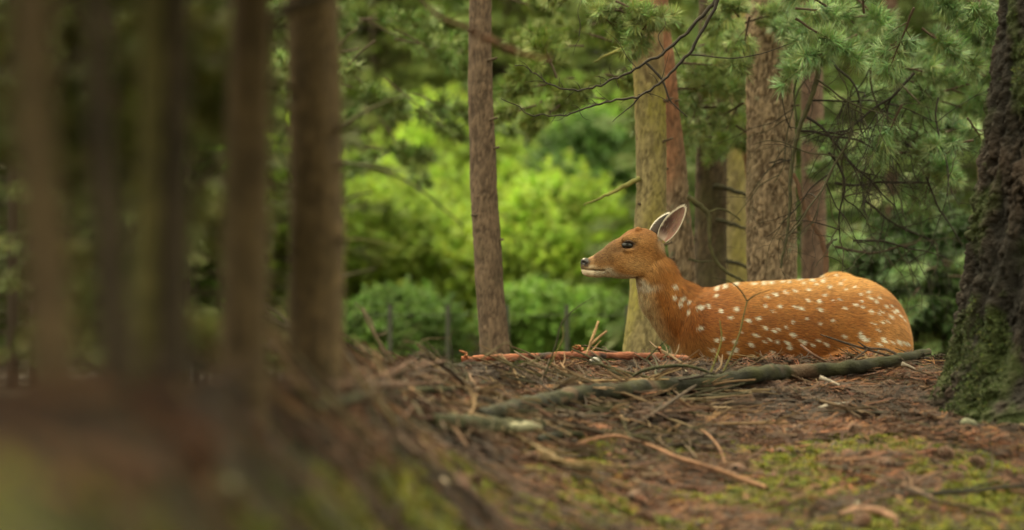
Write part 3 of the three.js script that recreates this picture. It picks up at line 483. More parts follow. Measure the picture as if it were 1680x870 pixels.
spruce('dark blue-green spruce behind the crooked dead tree', 1400, 17, 5, 1.5, SPB, 708, 110);
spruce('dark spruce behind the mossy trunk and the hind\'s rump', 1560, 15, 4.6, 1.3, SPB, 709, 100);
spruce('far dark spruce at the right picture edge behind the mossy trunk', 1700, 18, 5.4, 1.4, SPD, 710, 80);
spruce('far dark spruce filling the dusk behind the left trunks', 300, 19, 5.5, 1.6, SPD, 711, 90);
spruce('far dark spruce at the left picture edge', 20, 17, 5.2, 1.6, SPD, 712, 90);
{ // the far wood that reads as one mass
  const r = rngOf(801), list = [];
  for (let k = 0; k < 6500; k++) { const px = lerp(-700, 2400, r()), d = lerp(29, 38, r()), p = at(px, 555, d); p.y = EYE - 0.4 + 8.5 * Math.pow(r(), 0.9); const a = r() * 6.28; list.push([mtx(p, toward(V(Math.cos(a), -0.2 + 0.6 * r(), Math.sin(a)), r() * 6), 0.9 + 0.8 * r()), tone(r, mix3(SPD, [0.06, 0.085, 0.025], r()), 0.4)]); }
  tag(instances('distant_wood', needleSpray, needleMat, list), 'dark olive mass of far trees closing the view behind all trunks', 'wood');
}
// the wire fence in front of the shrubs
{
  const d = 14, t = thing('wire_fence', 'thin dark wire fence with slim posts in front of the bright green shrubs', 'fence', footOf(735, d));
  const top = at(735, 500, d).y; let prev;
  for (const x of [545, 640, 735, 832, 930, 1030]) { const f = footOf(x, d), b = new MB(); b.tube([V(f.x, f.y - 0.1, f.z), V(f.x, (f.y + top) / 2, f.z), V(f.x, top, f.z)], [0.016, 0.016, 0.015], 10, () => [0.055, 0.062, 0.04], null, t.position); mesh('post', b.geo(), M.plain, t); if (prev) for (const q of [0.15, 0.5, 0.9]) { const w = new MB(), A = V(prev.x, lerp(prev.y, top, q), prev.z + 0.02), C = V(f.x, lerp(f.y, top, q), f.z + 0.02); w.tube([A, A.clone().lerp(C, 0.5).add(V(0, -0.01, 0)), C], [0.002, 0.002, 0.002], 4, () => [0.05, 0.05, 0.045], null, t.position); mesh('wire', w.geo(), M.plain, t); } prev = f; }
}
// ---------------------------------------------------------------- the hind
{
  // Shape in photograph pixels about the animal (x right, y down, z toward the camera), turned into metres at the end
  const ell = (cx, cy, cz, rx, ry, rz, k, rot = 0) => { const c = Math.cos(rot), s = Math.sin(rot); return { k, f: (x, y, z) => { const X = x - cx, Y = y - cy, a = (X * c + Y * s) / rx, b = (-X * s + Y * c) / ry, e = (z - cz) / rz; const k0 = Math.sqrt(a * a + b * b + e * e); if (k0 < 1e-4) return -Math.min(rx, ry, rz); const k1 = Math.sqrt(a * a / (rx * rx) + b * b / (ry * ry) + e * e / (rz * rz)); return k0 * (k0 - 1) / k1; } }; };
  const cone = (ax, ay, az, ra, bx, by, bz, rb, k, zs = 1) => { const dx = bx - ax, dy = by - ay, dz = (bz - az) / zs, L = dx * dx + dy * dy + dz * dz; return { k, f: (x, y, z) => { const X = x - ax, Y = y - ay, Z = (z - az) / zs; const t = clamp((X * dx + Y * dy + Z * dz) / L); const p = X - dx * t, q = Y - dy * t, r = Z - dz * t; return (Math.sqrt(p * p + q * q + r * r) - lerp(ra, rb, t)) * (zs < 1 ? 0.5 + 0.5 * zs : 1); } }; };
  const P = [
    // trunk
    cone(1212, 546, 0, 80, 1392, 543, 0, 86, 0, 0.80),
    ell(1412, 560, 0, 77, 80, 72, 26),
    ell(1380, 482, -30, 42, 34, 27, 6, 0.14),
    ell(1428, 570, 36, 60, 62, 45, 11, 0.3),
    ell(1168, 552, 32, 46, 66, 37, 13, -0.3),
    ell(1166, 548, -30, 48, 64, 36, 24, -0.25),
    ell(1152, 568, 0, 44, 50, 44, 22),
    // neck
    cone(1066, 428, 0, 25, 1076, 452, 0, 31, 14, 0.72),
    cone(1076, 452, 0, 30.5, 1090, 486, 0, 36, 10, 0.74),
    cone(1090, 486, 0, 36, 1122, 516, 0, 45, 12, 0.78),
    cone(1122, 516, 0, 45, 1170, 543, 0, 67, 20, 0.82),
    // head
    ell(1051, 405, 0, 35, 30, 27, 9, 0.1),
    cone(1046, 415, 0, 32, 1017, 425.5, 0, 30, 8, 0.70),
    cone(1017, 425.5, 0, 30, 994, 432.5, 0, 20.5, 7, 0.62),
    cone(994, 432.5, 0, 20.5, 967, 438, 0, 14.5, 5, 0.72),
    ell(1036, 432, 14, 26, 24, 11, 9), ell(1036, 432, -14, 26, 24, 11, 9),     // cheeks
    ell(1034, 392, 18, 15, 7, 7.5, 6, -0.12), ell(1034, 392, -18, 15, 7, 7.5, 6, -0.12), // brows
    ell(1046, 378.5, 12, 4.5, 5, 4.5, 3), ell(1046, 378.5, -12, 4.5, 5, 4.5, 3), // pedicle bumps
    ell(1030, 411, 20, 11, 4.5, 6, 4, -0.1), ell(1030, 411, -20, 11, 4.5, 6, 4, -0.1),
    ell(973, 448.5, 0, 17, 6.5, 9, 4, 0.05),                                    // chin
    // folded legs
    cone(1150, 605, 44, 20, 1098, 616, 46, 11, 8), cone(1098, 616, 46, 11, 1180, 622, 54, 7.5, 5), cone(1150, 605, -44, 20, 1098, 616, -46, 11, 8), cone(1098, 616, -46, 11, 1180, 622, -54, 7.5, 5),
    cone(1430, 590, 52, 40, 1345, 608, 66, 18, 14), cone(1345, 608, 66, 18, 1425, 624, 70, 9, 6), cone(1425, 624, 70, 9, 1330, 625, 72, 8, 5),
  ];
  const mouth = [[955, 441.3], [964, 442.8], [978, 443.8], [991, 443.6]];
  const segd = (x, y, L) => { let m = 1e9; for (let i = 0; i < L.length - 1; i++) { const [ax, ay] = L[i], [bx, by] = L[i + 1], dx = bx - ax, dy = by - ay, t = clamp(((x - ax) * dx + (y - ay) * dy) / (dx * dx + dy * dy)); m = Math.min(m, Math.hypot(x - ax - dx * t, y - ay - dy * t)); } return m; };
  function sdf(x, y, z) {
    let d = P[0].f(x, y, z);
    for (let i = 1; i < P.length; i++) { const p = P[i], e = p.f(x, y, z), k = p.k, h = Math.max(k - Math.abs(d - e), 0) / k; d = Math.min(d, e) - h * h * k * 0.25; }
    if (x < 1060 && y > 380 && y < 470) {
      const az = Math.abs(z);
      if (x < 1000) { const m = segd(x, y, mouth); if (m < 6) d += 1.6 * Math.exp(-m * m / 2.2); const nz = (x - 957.5) ** 2 / 9 + (y - 430.5) ** 2 / 7 + (az - 8) ** 2 / 12; d += 2.6 * Math.exp(-nz); }
      const e = (x - 1030) ** 2 / 90 + (y - 404) ** 2 / 26 + (az - 24) ** 2 / 60; d += 3.2 * Math.exp(-e);                            // eye sockets
      d += 1.3 * Math.exp(-((x - 1012) ** 2 / 120 + (y - 412) ** 2 / 18 + (az - 20) ** 2 / 80));                                        // tear line
    }
    return d;
  }
  // naive surface nets on a grid
  const h = 1.7, x0 = 944, y0 = 368, z0 = -96, nx = Math.ceil(556 / h), ny = Math.ceil(282 / h), nz = Math.ceil(192 / h), sx = 1, sy = nx, sz = nx * ny;
  const F = new Float32Array(nx * ny * nz).fill(9), B = 6;
  for (let a = 0; a < nx; a += B) for (let b = 0; b < ny; b += B) for (let c = 0; c < nz; c += B) {
    const m = sdf(x0 + (a + B / 2) * h, y0 + (b + B / 2) * h, z0 + (c + B / 2) * h), far = Math.abs(m) > B * h * 1.35 + 4;
    for (let k = c; k < Math.min(nz, c + B); k++) for (let j = b; j < Math.min(ny, b + B); j++) for (let i = a; i < Math.min(nx, a + B); i++) F[i + j * sy + k * sz] = far ? m : sdf(x0 + i * h, y0 + j * h, z0 + k * h);
  }
  const ids = new Int32Array(nx * ny * nz).fill(-1), vs = [], fs = [];
  for (let k = 0; k < nz - 1; k++) for (let j = 0; j < ny - 1; j++) for (let i = 0; i < nx - 1; i++) {
    const o = i + j * sy + k * sz; let inside = 0; for (let q = 0; q < 8; q++) if (F[o + (q & 1) + ((q >> 1) & 1) * sy + (q >> 2) * sz] < 0) inside++;
    if (!inside || inside === 8) continue;
    let X = 0, Y = 0, Z = 0, n = 0;
    for (let q = 0; q < 8; q++) for (const e of [1, 2, 4]) if (!(q & e)) {
      const r = q | e, fa = F[o + (q & 1) + ((q >> 1) & 1) * sy + (q >> 2) * sz], fb = F[o + (r & 1) + ((r >> 1) & 1) * sy + (r >> 2) * sz];
      if ((fa < 0) === (fb < 0)) continue; const t = fa / (fa - fb); n++;
      X += (q & 1) + (e === 1 ? t : 0); Y += ((q >> 1) & 1) + (e === 2 ? t : 0); Z += (q >> 2) + (e === 4 ? t : 0);
    }
    ids[o] = vs.length; vs.push([x0 + (i + X / n) * h, y0 + (j + Y / n) * h, z0 + (k + Z / n) * h]);
  }
  for (let k = 1; k < nz - 1; k++) for (let j = 1; j < ny - 1; j++) for (let i = 1; i < nx - 1; i++) {
    const o = i + j * sy + k * sz;
    for (const [e, u, w] of [[sx, sy, sz], [sy, sz, sx], [sz, sx, sy]]) {
      const s0 = F[o] < 0, s1 = F[o + e] < 0; if (s0 === s1) continue;
      const q = [ids[o - u - w], ids[o - w], ids[o], ids[o - u]]; if (q.some((v) => v < 0)) continue;
      fs.push(s0 ? q : q.reverse());
    }
  }
  const grad = (x, y, z) => { const e = 0.6, a = sdf(x + e, y, z) - sdf(x - e, y, z), b = sdf(x, y + e, z) - sdf(x, y - e, z), c = sdf(x, y, z + e) - sdf(x, y, z - e), l = Math.hypot(a, b, c) || 1; return [a / l, b / l, c / l, l / (2 * e)]; };
  const ns = vs.map((v) => { for (let r = 0; r < 2; r++) { const g = grad(...v), d = clamp(sdf(...v) / Math.max(0.4, g[3]), -1.2, 1.2); v[0] -= g[0] * d; v[1] -= g[1] * d; v[2] -= g[2] * d; } return grad(...v); });

  // the coat
  const spotsA = [510, 432, 512, 480, 548, 488, 536, 510, 573, 505, 578, 548, 620, 540, 648, 540, 683, 498, 695, 468, 732, 460, 782, 447, 700, 563, 770, 555, 745, 592, 618, 625, 825, 605, 870, 595, 705, 685, 760, 697, 680, 690, 665, 732, 765, 738, 740, 748];
  const spotsB = [210, 212, 280, 207, 333, 203, 380, 175, 415, 197, 455, 177, 462, 200, 540, 182, 558, 207, 625, 187, 645, 215, 697, 192, 735, 230, 420, 270, 345, 283, 290, 300, 585, 250, 490, 258, 695, 288, 270, 362, 375, 365, 478, 365, 520, 377, 320, 397, 65, 388, 25, 440, 150, 462, 215, 445, 100, 540, 200, 562, 270, 512, 330, 532, 358, 520, 410, 505, 460, 468, 557, 447, 655, 385, 575, 322, 750, 325, 797, 317, 830, 376, 905, 355, 650, 330, 740, 460, 650, 483, 845, 250, 815, 212, 910, 233, 1000, 262, 945, 282, 1010, 305, 1050, 325, 945, 330, 950, 368, 1010, 398, 1062, 410, 1090, 470, 1118, 458, 1085, 395, 1080, 295, 1125, 352, 1170, 345, 1185, 388, 1150, 425, 1020, 480, 1050, 525, 1235, 415, 1210, 375, 1265, 440, 940, 575, 925, 550, 965, 595, 1090, 595, 1150, 603, 1205, 597, 1248, 600, 1278, 603, 1055, 628, 820, 570, 640, 600, 695, 622, 600, 628, 520, 600, 460, 558, 540, 610, 415, 605, 440, 650, 300, 590, 355, 605, 265, 605, 170, 625, 50, 605, 60, 665, 20, 685, 320, 680, 815, 150, 848, 185, 720, 160, 430, 620];
  const S = [], rs = rngOf(5);
  const big = (x, y) => (y > 545 ? 1.25 : x > 1380 && y < 540 ? 0.95 : y < 475 ? 1.05 : 0.95);
  for (let i = 0; i < spotsA.length; i += 2) { const x = 920 + spotsA[i] / 2.8, y = 310 + spotsA[i + 1] / 2.8; S.push([x, y, 3.6 * (0.75 + 0.45 * rs()), 3.1 * (0.8 + 0.4 * rs()), -0.5 + rs() * 0.4]); }
  for (let i = 0; i < spotsB.length; i += 2) { const x = 1180 + spotsB[i] / 4.35, y = 420 + spotsB[i + 1] / 4.35, b = big(x, y); S.push([x, y, 4.2 * b * (0.5 + 0.75 * rs()), 2.1 * b * (0.6 + 0.75 * rs()), y < 475 ? 0.05 : 0.35 + rs() * 0.35]); }
  function coat(x, y, z, n) {
    const N1 = fbm(x * 0.03, y * 0.03, z * 0.03, 3), N2 = noise(x * 0.16 - y * 0.1, y * 0.3, z * 0.2), N3 = noise(x * 0.45 - y * 0.2, y * 0.75, z * 0.5);
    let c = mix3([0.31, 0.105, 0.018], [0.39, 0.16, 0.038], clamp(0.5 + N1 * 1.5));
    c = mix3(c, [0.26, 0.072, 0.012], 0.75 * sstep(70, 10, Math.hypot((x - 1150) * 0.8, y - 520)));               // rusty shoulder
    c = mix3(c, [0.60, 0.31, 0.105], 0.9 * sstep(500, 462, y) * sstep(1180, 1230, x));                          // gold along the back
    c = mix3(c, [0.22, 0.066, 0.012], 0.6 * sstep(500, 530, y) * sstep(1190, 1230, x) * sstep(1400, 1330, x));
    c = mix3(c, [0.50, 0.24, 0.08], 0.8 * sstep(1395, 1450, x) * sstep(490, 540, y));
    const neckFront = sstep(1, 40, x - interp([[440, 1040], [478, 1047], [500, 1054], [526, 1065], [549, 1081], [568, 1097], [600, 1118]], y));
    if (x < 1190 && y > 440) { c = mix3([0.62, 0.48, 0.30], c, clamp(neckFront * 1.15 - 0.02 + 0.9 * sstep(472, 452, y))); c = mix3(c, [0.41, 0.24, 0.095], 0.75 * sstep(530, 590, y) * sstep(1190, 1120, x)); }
    if (y < 470 && x < 1110) {
      const hd = sstep(1112, 1080, x + (y - 400) * 0.35);                                                        // the head
      let q = mix3([0.30, 0.13, 0.036], [0.40, 0.19, 0.065], sstep(375, 440, y));
      q = mix3(q, [0.15, 0.08, 0.036], 0.85 * sstep(1030, 990, x) * sstep(447, 425, y + (x - 980) * 0.1));           // darker muzzle
      q = mix3(q, [0.13, 0.07, 0.032], 0.65 * Math.exp(-(((x - 1012) / 18) ** 2 + ((y - 411) / 6) ** 2)));
      q = mix3(q, [0.47, 0.29, 0.135], 0.65 * Math.exp(-(((x - 1040) / 22) ** 2 + ((y - 436) / 14) ** 2)));
      q = mix3(q, [0.20, 0.085, 0.026], 0.5 * Math.exp(-(((x - 1060) / 12) ** 2 + ((y - 384) / 9) ** 2)));
      const jaw = interp([[955, 444], [985, 445], [1000, 448], [1030, 456], [1060, 462]], x);
      q = mix3(q, [0.74, 0.64, 0.50], 0.92 * sstep(jaw - 8, jaw + 1, y));
      q = mix3(q, [0.72, 0.63, 0.50], 0.9 * Math.exp(-(((x - 996) / 9) ** 2 + ((y - 443) / 5) ** 2)));
      q = mix3(q, [0.66, 0.56, 0.43], 0.7 * Math.exp(-(((x - 968) / 10) ** 2 + ((y - 438) / 3) ** 2)));
      q = mix3(q, [0.52, 0.33, 0.16], 0.55 * Math.exp(-(((x - 1033) / 16) ** 2 + ((y - 395) / 5) ** 2)));
      q = mix3(q, [0.30, 0.10, 0.028], 0.5 * Math.exp(-(((x - 1036) / 18) ** 2 + ((y - 378) / 7) ** 2)));
      q = mix3(q, [0.66, 0.56, 0.44], 0.8 * Math.exp(-(((x - 1085) / 9) ** 2 + ((y - 398) / 9) ** 2)));
      q = mix3(q, [0.14, 0.075, 0.035], 0.5 * Math.exp(-(((x - 1072) / 3.5) ** 2 + ((y - 409) / 6) ** 2)));
      q = mix3(q, [0.14, 0.075, 0.035], 0.35 * Math.exp(-(((x - 1048) / 2.5) ** 2 + ((y - 421) / 2.5) ** 2)));
      q = mix3(q, [0.012, 0.008, 0.006], Math.exp(-((((x - 1030) * 0.99 + (y - 404) * 0.1) / 12) ** 4 + ((y - 404 + (x - 1030) * 0.08) / 6.4) ** 4)));
      if (x < 1000) { const m = segd(x, y, mouth); q = mix3(q, [0.03, 0.016, 0.012], 0.9 * Math.exp(-m * m / 2.6)); }
      q = mix3(q, [0.014, 0.012, 0.012], sstep(972, 966, x + Math.abs(y - 431) * 0.5) * sstep(441, 438, y));
      c = mix3(c, q, hd);
    }
    const nk2 = sstep(1230, 1120, x) * sstep(440, 470, y); c = mix3(c, [0.12, 0.034, 0.006], (0.4 + 0.35 * nk2) * clamp(N2 * 1.8)); c = mix3(c, [0.55, 0.29, 0.085], 0.3 * clamp(-N3 * 1.6));
    // white flecks
    if (x > 1088 && n[2] > -0.35) { let s = 0; const wob = 1 + 0.45 * N3; for (const [a, b, rx, ry, t] of S) { const dx = x - a, dy = y - b; if (dx * dx + dy * dy > 90) continue; const cs = Math.cos(t), sn = Math.sin(t), e = ((dx * cs + dy * sn) / rx) ** 2 + ((-dx * sn + dy * cs) / ry) ** 2; s = Math.max(s, sstep(1.7, 0.3, e * wob)); } c = mix3(c, [0.82, 0.74, 0.58], 0.95 * s); }
    else if (x > 1150) { const [f1] = worley(x / 19, y / 12, z / 14); c = mix3(c, [0.80, 0.70, 0.52], sstep(0.26, 0.16, f1)); }
    const vivid = sstep(0.55, 0.3, c[1]); return [c[0], c[1] * (1 - 0.02 * vivid), c[2] * (1 - 0.15 * vivid)];
  }
  const SC = K * FOCUS, base = at(1270, 600, FOCUS);
  const w = (x, y, z) => { const q = at(x, y, FOCUS); return [q.x - base.x, q.y - base.y, z * SC]; };
  const deer = thing('deer', 'spotted reddish brown hind lying behind the litter crest with head raised to the left', 'deer', base);
  const b = new MB();
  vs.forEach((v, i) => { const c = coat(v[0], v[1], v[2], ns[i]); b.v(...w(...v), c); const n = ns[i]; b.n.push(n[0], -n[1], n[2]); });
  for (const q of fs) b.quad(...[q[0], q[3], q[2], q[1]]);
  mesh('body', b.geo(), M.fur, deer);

  // fur: short blades that lie along the coat
  const fur = new MB(), rf = rngOf(77), area = []; let total = 0;
  for (const q of fs) { const [A, Bv, , D] = q.map((i) => vs[i]); const u = [Bv[0] - A[0], Bv[1] - A[1], Bv[2] - A[2]], v = [D[0] - A[0], D[1] - A[1], D[2] - A[2]]; const a = Math.hypot(u[1] * v[2] - u[2] * v[1], u[2] * v[0] - u[0] * v[2], u[0] * v[1] - u[1] * v[0]); const n = ns[q[0]]; const see = n[2] > -0.45 && A[1] < 600 ? 1 : 0; total += a * see * (A[0] < 1075 && A[1] < 465 ? 2.2 : 1); area.push(total); }
  const NH = 170000;
  for (let k = 0, f = 0; k < NH; k++) {
    const target = (k + rf()) / NH * total; while (f < area.length - 1 && area[f] < target) f++;
    const q = fs[f], r1 = rf(), r2 = rf(), A = vs[q[0]], Bv = vs[q[1]], D = vs[q[3]];
    const p = [0, 1, 2].map((i) => A[i] + (Bv[i] - A[i]) * r1 + (D[i] - A[i]) * r2), n = ns[q[0]];
    const [x, y] = p, head = sstep(1092, 1066, x + (y - 400) * 0.4) * sstep(472, 455, y);
    if (head > 0.5 && (x < 974 || ((x - 1030) / 12) ** 2 + ((y - 404) / 7) ** 2 < 1)) continue;
    const nk = sstep(1165, 1120, x) * (1 - head), rump = sstep(1400, 1470, x);
    let fl = [1 - 0.75 * nk + rf() * 0.3 - 0.15 - 0.3 * rump, 0.22 + 0.85 * nk + 0.5 * rump - 0.1 * head + rf() * 0.35 - 0.17 + 0.12 * noise(x * 0.05, y * 0.05, 0), (rf() - 0.5) * 0.3];
    const dt = fl[0] * n[0] + fl[1] * n[1] + fl[2] * n[2]; fl = fl.map((v, i) => v - dt * n[i]); const l = Math.hypot(...fl) || 1; fl = fl.map((v) => v / l);
    const len = lerp(8.5 + 4 * rf(), 3 + 1.4 * rf(), head) * (1 + 0.35 * nk), lift = 0.2 + 0.22 * rf(), wd = lerp(0.55, 0.34, head);
    const sd = [fl[1] * n[2] - fl[2] * n[1], fl[2] * n[0] - fl[0] * n[2], fl[0] * n[1] - fl[1] * n[0]];
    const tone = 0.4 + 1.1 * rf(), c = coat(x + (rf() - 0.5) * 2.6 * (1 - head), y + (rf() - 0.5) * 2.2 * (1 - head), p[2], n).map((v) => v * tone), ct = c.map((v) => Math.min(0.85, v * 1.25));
    const i0 = fur.v(...w(p[0] - sd[0] * wd, p[1] - sd[1] * wd, p[2] - sd[2] * wd), c), i1 = fur.v(...w(p[0] + sd[0] * wd, p[1] + sd[1] * wd, p[2] + sd[2] * wd), c);
    const i2 = fur.v(...w(p[0] + (fl[0] + n[0] * lift) * len, p[1] + (fl[1] + n[1] * lift) * len, p[2] + (fl[2] + n[2] * lift) * len), ct);
    fur.tri(i1, i0, i2); for (let r = 0; r < 3; r++) fur.n.push(n[0] + fl[0] * 0.25, -n[1] - fl[1] * 0.25, n[2] + fl[2] * 0.25);
  }
  tag(mesh('fur', fur.geo(), M.fur, deer), null, null, null, 'stuff');

  // eyes, nose pad, ears
  const gloss = new THREE.MeshPhysicalMaterial({ color: 0x0b0705, roughness: 0.32, clearcoat: 0.25, clearcoatRoughness: 0.05 });
  const wet = std({ roughness: 0.38 });
  for (const s of [1, -1]) {
    let zz = 30; while (zz > 5 && sdf(1030, 404, zz) > 0) zz -= 0.2;
    const g = new THREE.SphereGeometry(1, 28, 20); g.scale(10.4 * SC, 7.8 * SC, 6.5 * SC);
    const e = mesh('eye', g, gloss, deer); e.position.set(...w(1030, 404, s * (zz - 1.2))); e.rotation.z = -0.06;
    // upper lid: a fold over the eyeball
    const lid = new MB(); const pts = []; for (let i = 0; i <= 14; i++) { const t = i / 14, x = lerp(1018.5, 1041, t), y = 403.6 - 7.0 * Math.sin(Math.PI * clamp(t * 0.96 + 0.02)) ** 0.8; let z = 36; while (z > 4 && sdf(x, y, z) > 0) z -= 0.3; pts.push(V(...w(x, y, s * (z + 1.2 + 1.9 * Math.sin(Math.PI * t))))); }
    lid.tube(pts, pts.map((_, i) => (0.4 + 1.1 * Math.sin(Math.PI * i / 14)) * SC), 8, (p, a, t) => mix3([0.05, 0.03, 0.02], [0.3, 0.16, 0.06], 0.06));
    mesh('eyelid', lid.geo(), M.fur, deer);
  }
  {
    const g = new THREE.SphereGeometry(1, 36, 28), p = g.attributes.position, c = new Float32Array(p.count * 3);
    for (let i = 0; i < p.count; i++) {
      const x = p.getX(i), y = p.getY(i), z = p.getZ(i), az = Math.abs(z);
      const dent = 0.42 * Math.exp(-(((x + 0.5) / 0.3) ** 2 + ((y + 0.05) / 0.26) ** 2 + ((az - 0.72) / 0.4) ** 2));
      p.setXYZ(i, (x * (1 - dent) - 0.1 * Math.max(0, y)) * 9.0 * SC, (y * (1 - 0.2 * Math.max(0, x))) * 8.2 * SC, z * (1 - dent) * (1 - 0.25 * Math.max(0, -y)) * 10.2 * SC);
      c.set([0.02, 0.017, 0.017].map((v) => v * (1 + 0.6 * noise(x * 9, y * 9, z * 9))), i * 3);
    }
    g.setAttribute('color', new THREE.BufferAttribute(c, 3)); g.computeVertexNormals();
    const m = mesh('nose', g, wet, deer); m.position.set(...w(961.5, 431.5, 0)); m.rotation.z = -0.18;
  }
  const earMat = new THREE.MeshPhysicalMaterial({ vertexColors: true, roughness: 0.85, transmission: 0.12, thickness: 0, side: THREE.DoubleSide });
  function ear(base, tip, wide, face, cup, far) {
    const L = tip.clone().sub(base), W = L.clone().cross(face).normalize(), N = W.clone().cross(L).normalize(), e = new MB(), rows = 26, cols = 18, re = rngOf(far ? 8 : 9);
    const pt = (t, s, back) => { const prof = Math.pow(Math.sin(Math.PI * Math.pow(clamp(0.1 + t * 0.9), 0.85)), 0.62) * (1 - 0.1 * t), wd = Math.max(0.02, prof) * wide * 0.5; const edge = Math.abs(s); return base.clone().addScaledVector(L, t).addScaledVector(W, s * wd).addScaledVector(N, cup * wd * (s * s - 0.55) * (1 - 0.5 * t) - back * (0.9 * (1 - edge ** 4) + 0.15)); };
    for (const back of [0, 1]) {
      const o = e.p.length / 3;
      for (let j = 0; j <= rows; j++) for (let i = 0; i <= cols; i++) {
        const t = j / rows, s = i / cols * 2 - 1, q = pt(t, s, back), rim = Math.max(sstep(0.86, 1.02, Math.abs(s) + 0.12 * noise(t * 14, s * 3, 5)), sstep(0.95, 1, t));
        let c;
        if (back) c = mix3([0.16, 0.10, 0.06], [0.05, 0.035, 0.028], sstep(0.2, 0.8, t));
        else if (far) c = mix3([0.06, 0.04, 0.028], [0.025, 0.018, 0.015], t); else { c = mix3([0.27, 0.13, 0.095], [0.17, 0.09, 0.065], t); c = mix3(c, [0.06, 0.03, 0.025], 0.85 * sstep(-0.3, 0.55, s + 0.25 * noise(t * 7, s * 4, 1)) * sstep(0.75, 0.45, t) * sstep(0.02, 0.2, t)); c = mix3(c, [0.07, 0.04, 0.035], 0.8 * Math.exp(-(((t - 0.42) / 0.1) ** 2 + ((s + 0.45) / 0.22) ** 2))); c = mix3(c, [0.60, 0.52, 0.45], 0.6 * sstep(0.25, 0.0, t) * sstep(-0.2, 0.2, s + 0.3) ); }  // darker half of the inner ear: its shadow painted into the colour
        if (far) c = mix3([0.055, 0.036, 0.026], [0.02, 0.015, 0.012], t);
        c = mix3(c, [0.78, 0.72, 0.62], rim * (back ? 0.9 : 0.95));
        e.v(...w(q.x, q.y, q.z), c);
      }
      for (let j = 0; j < rows; j++) for (let i = 0; i < cols; i++) { const a = o + j * (cols + 1) + i, bb = a + cols + 1; back ? e.quad(a, bb, bb + 1, a + 1) : e.quad(a, a + 1, bb + 1, bb); }
    }
    // pale hairs inside and along the rim
    for (let k = 0; k < 900; k++) {
      const inner = k < 70, t = inner ? 0.05 + 0.75 * re() : re(), s = inner ? (re() * 2 - 1) * 0.8 : (re() < 0.5 ? -1 : 1), p = pt(t, s, 0), q = p.clone().addScaledVector(L, (inner ? 0.1 : 0.07) * (0.5 + re())).addScaledVector(N, (inner ? 2.5 : 0.6) * re()).addScaledVector(W, inner ? (re() - 0.5) * 3 : s * 1.6 * re());
      const c = inner && far ? [0.07, 0.05, 0.04] : inner ? [0.46, 0.37, 0.31].map((v) => v * (0.4 + 0.6 * re())) : [0.8, 0.74, 0.64], sdv = 0.24;
      e.tri(e.v(...w(p.x - sdv, p.y, p.z), c), e.v(...w(p.x + sdv, p.y + 0.1, p.z), c), e.v(...w(q.x, q.y, q.z), c));
    }
    return e.geo();
  }
  {
    const e = new MB(), re = rngOf(12); for (let k = 0; k < 420; k++) { const x = 1077 + 15 * re(), y = 384 + 15 * re(); let z = 40; while (z > 0 && sdf(x, y, z) > 0) z -= 0.5; if (z <= 0) continue; const L = 5 + 6 * re(), c = [0.66, 0.58, 0.47].map((v) => v * (0.5 + 0.6 * re())), dx = 0.5 + 0.5 * re(), dy = -0.9 * re() - 0.1; e.tri(e.v(...w(x - 0.35, y, z), c), e.v(...w(x + 0.35, y, z), c), e.v(...w(x + dx * L, y + dy * L, z + 2.5), c)); }
    mesh('ear_tuft', e.geo(), M.fur, deer).userData.kind = 'stuff';
  }
  mesh('ear', ear(V(1085, 394, 19), V(1121, 341, 33), 30, V(-0.35, -0.15, 0.92), 0.6, false), earMat, deer);
  mesh('ear', ear(V(1070, 386, -15), V(1101, 349, -36), 21, V(-0.3, -0.1, -0.9), 0.5, true), earMat, deer);
}
// ---------------------------------------------------------------- what lies on the ground
const normalAt = (x, z) => { const e = 0.03; return V(groundY(x - e, z) - groundY(x + e, z), 2 * e, groundY(x, z - e) - groundY(x, z + e)).normalize(); };
function spread(r, n, f, { far = 0.6, px0 = -520, px1 = 2150 } = {}) {        // points over the ground before and just behind the crest
  for (let i = 0; i < n; i++) {
    const px = lerp(px0, px1, r()), dc = interp(DC, px), d0 = interp(D0, px) * 0.86, d = lerp(d0, dc + far, Math.pow(r(), 0.8)), x = (px - 840) * K * d;
    if (r() < Math.min(1, (d / 7) ** 1.7)) f(x, -d, px, (d - d0) / (dc - d0), d);
  }
}
const seat = (x, z, lift = 0) => V(x, groundY(x, z) + lift, z);
// a clump of fallen needles, twelve centimetres across
const needleClump = [41, 42, 43].map((seed) => {
  const r = rngOf(seed), b = new MB();
  for (let k = 0; k < 26; k++) {
    const a = r() * 6.283, rr = 0.075 * Math.sqrt(r()), ox = Math.cos(a) * rr, oz = Math.sin(a) * rr, h = r() * r() * 0.009, t = r() * 6.283, L = 0.035 + 0.04 * r(), w = 0.0007 + 0.0006 * r(), tilt = (r() - 0.45) * 0.28 * (r() < 0.12 ? 2.6 : 1), bend = (r() - 0.5) * 0.02;
    const tone_ = 0.45 + 0.9 * r(), c = [tone_, tone_ * (0.85 + 0.3 * r()), tone_ * (0.7 + 0.6 * r())];
    for (const q of r() < 0.6 ? [-0.09, 0.09] : [0]) {
      const dx = Math.cos(t + q), dz = Math.sin(t + q), id = []; for (let s = 0; s <= 2; s++) { const u = s / 2 - 0.5 * (q === 0), x = ox + dx * L * u - dz * bend * u * u * 4, z = oz + dz * L * u + dx * bend * u * u * 4, y = h + tilt * L * u + 0.003; id.push(b.v(x - dz * w, y, z + dx * w, c), b.v(x + dz * w, y + 0.0006, z - dx * w, c)); }
      for (let s = 0; s < 2; s++) b.quad(id[2 * s], id[2 * s + 1], id[2 * s + 3], id[2 * s + 2]);
    }
  }
  return b.geo();
});
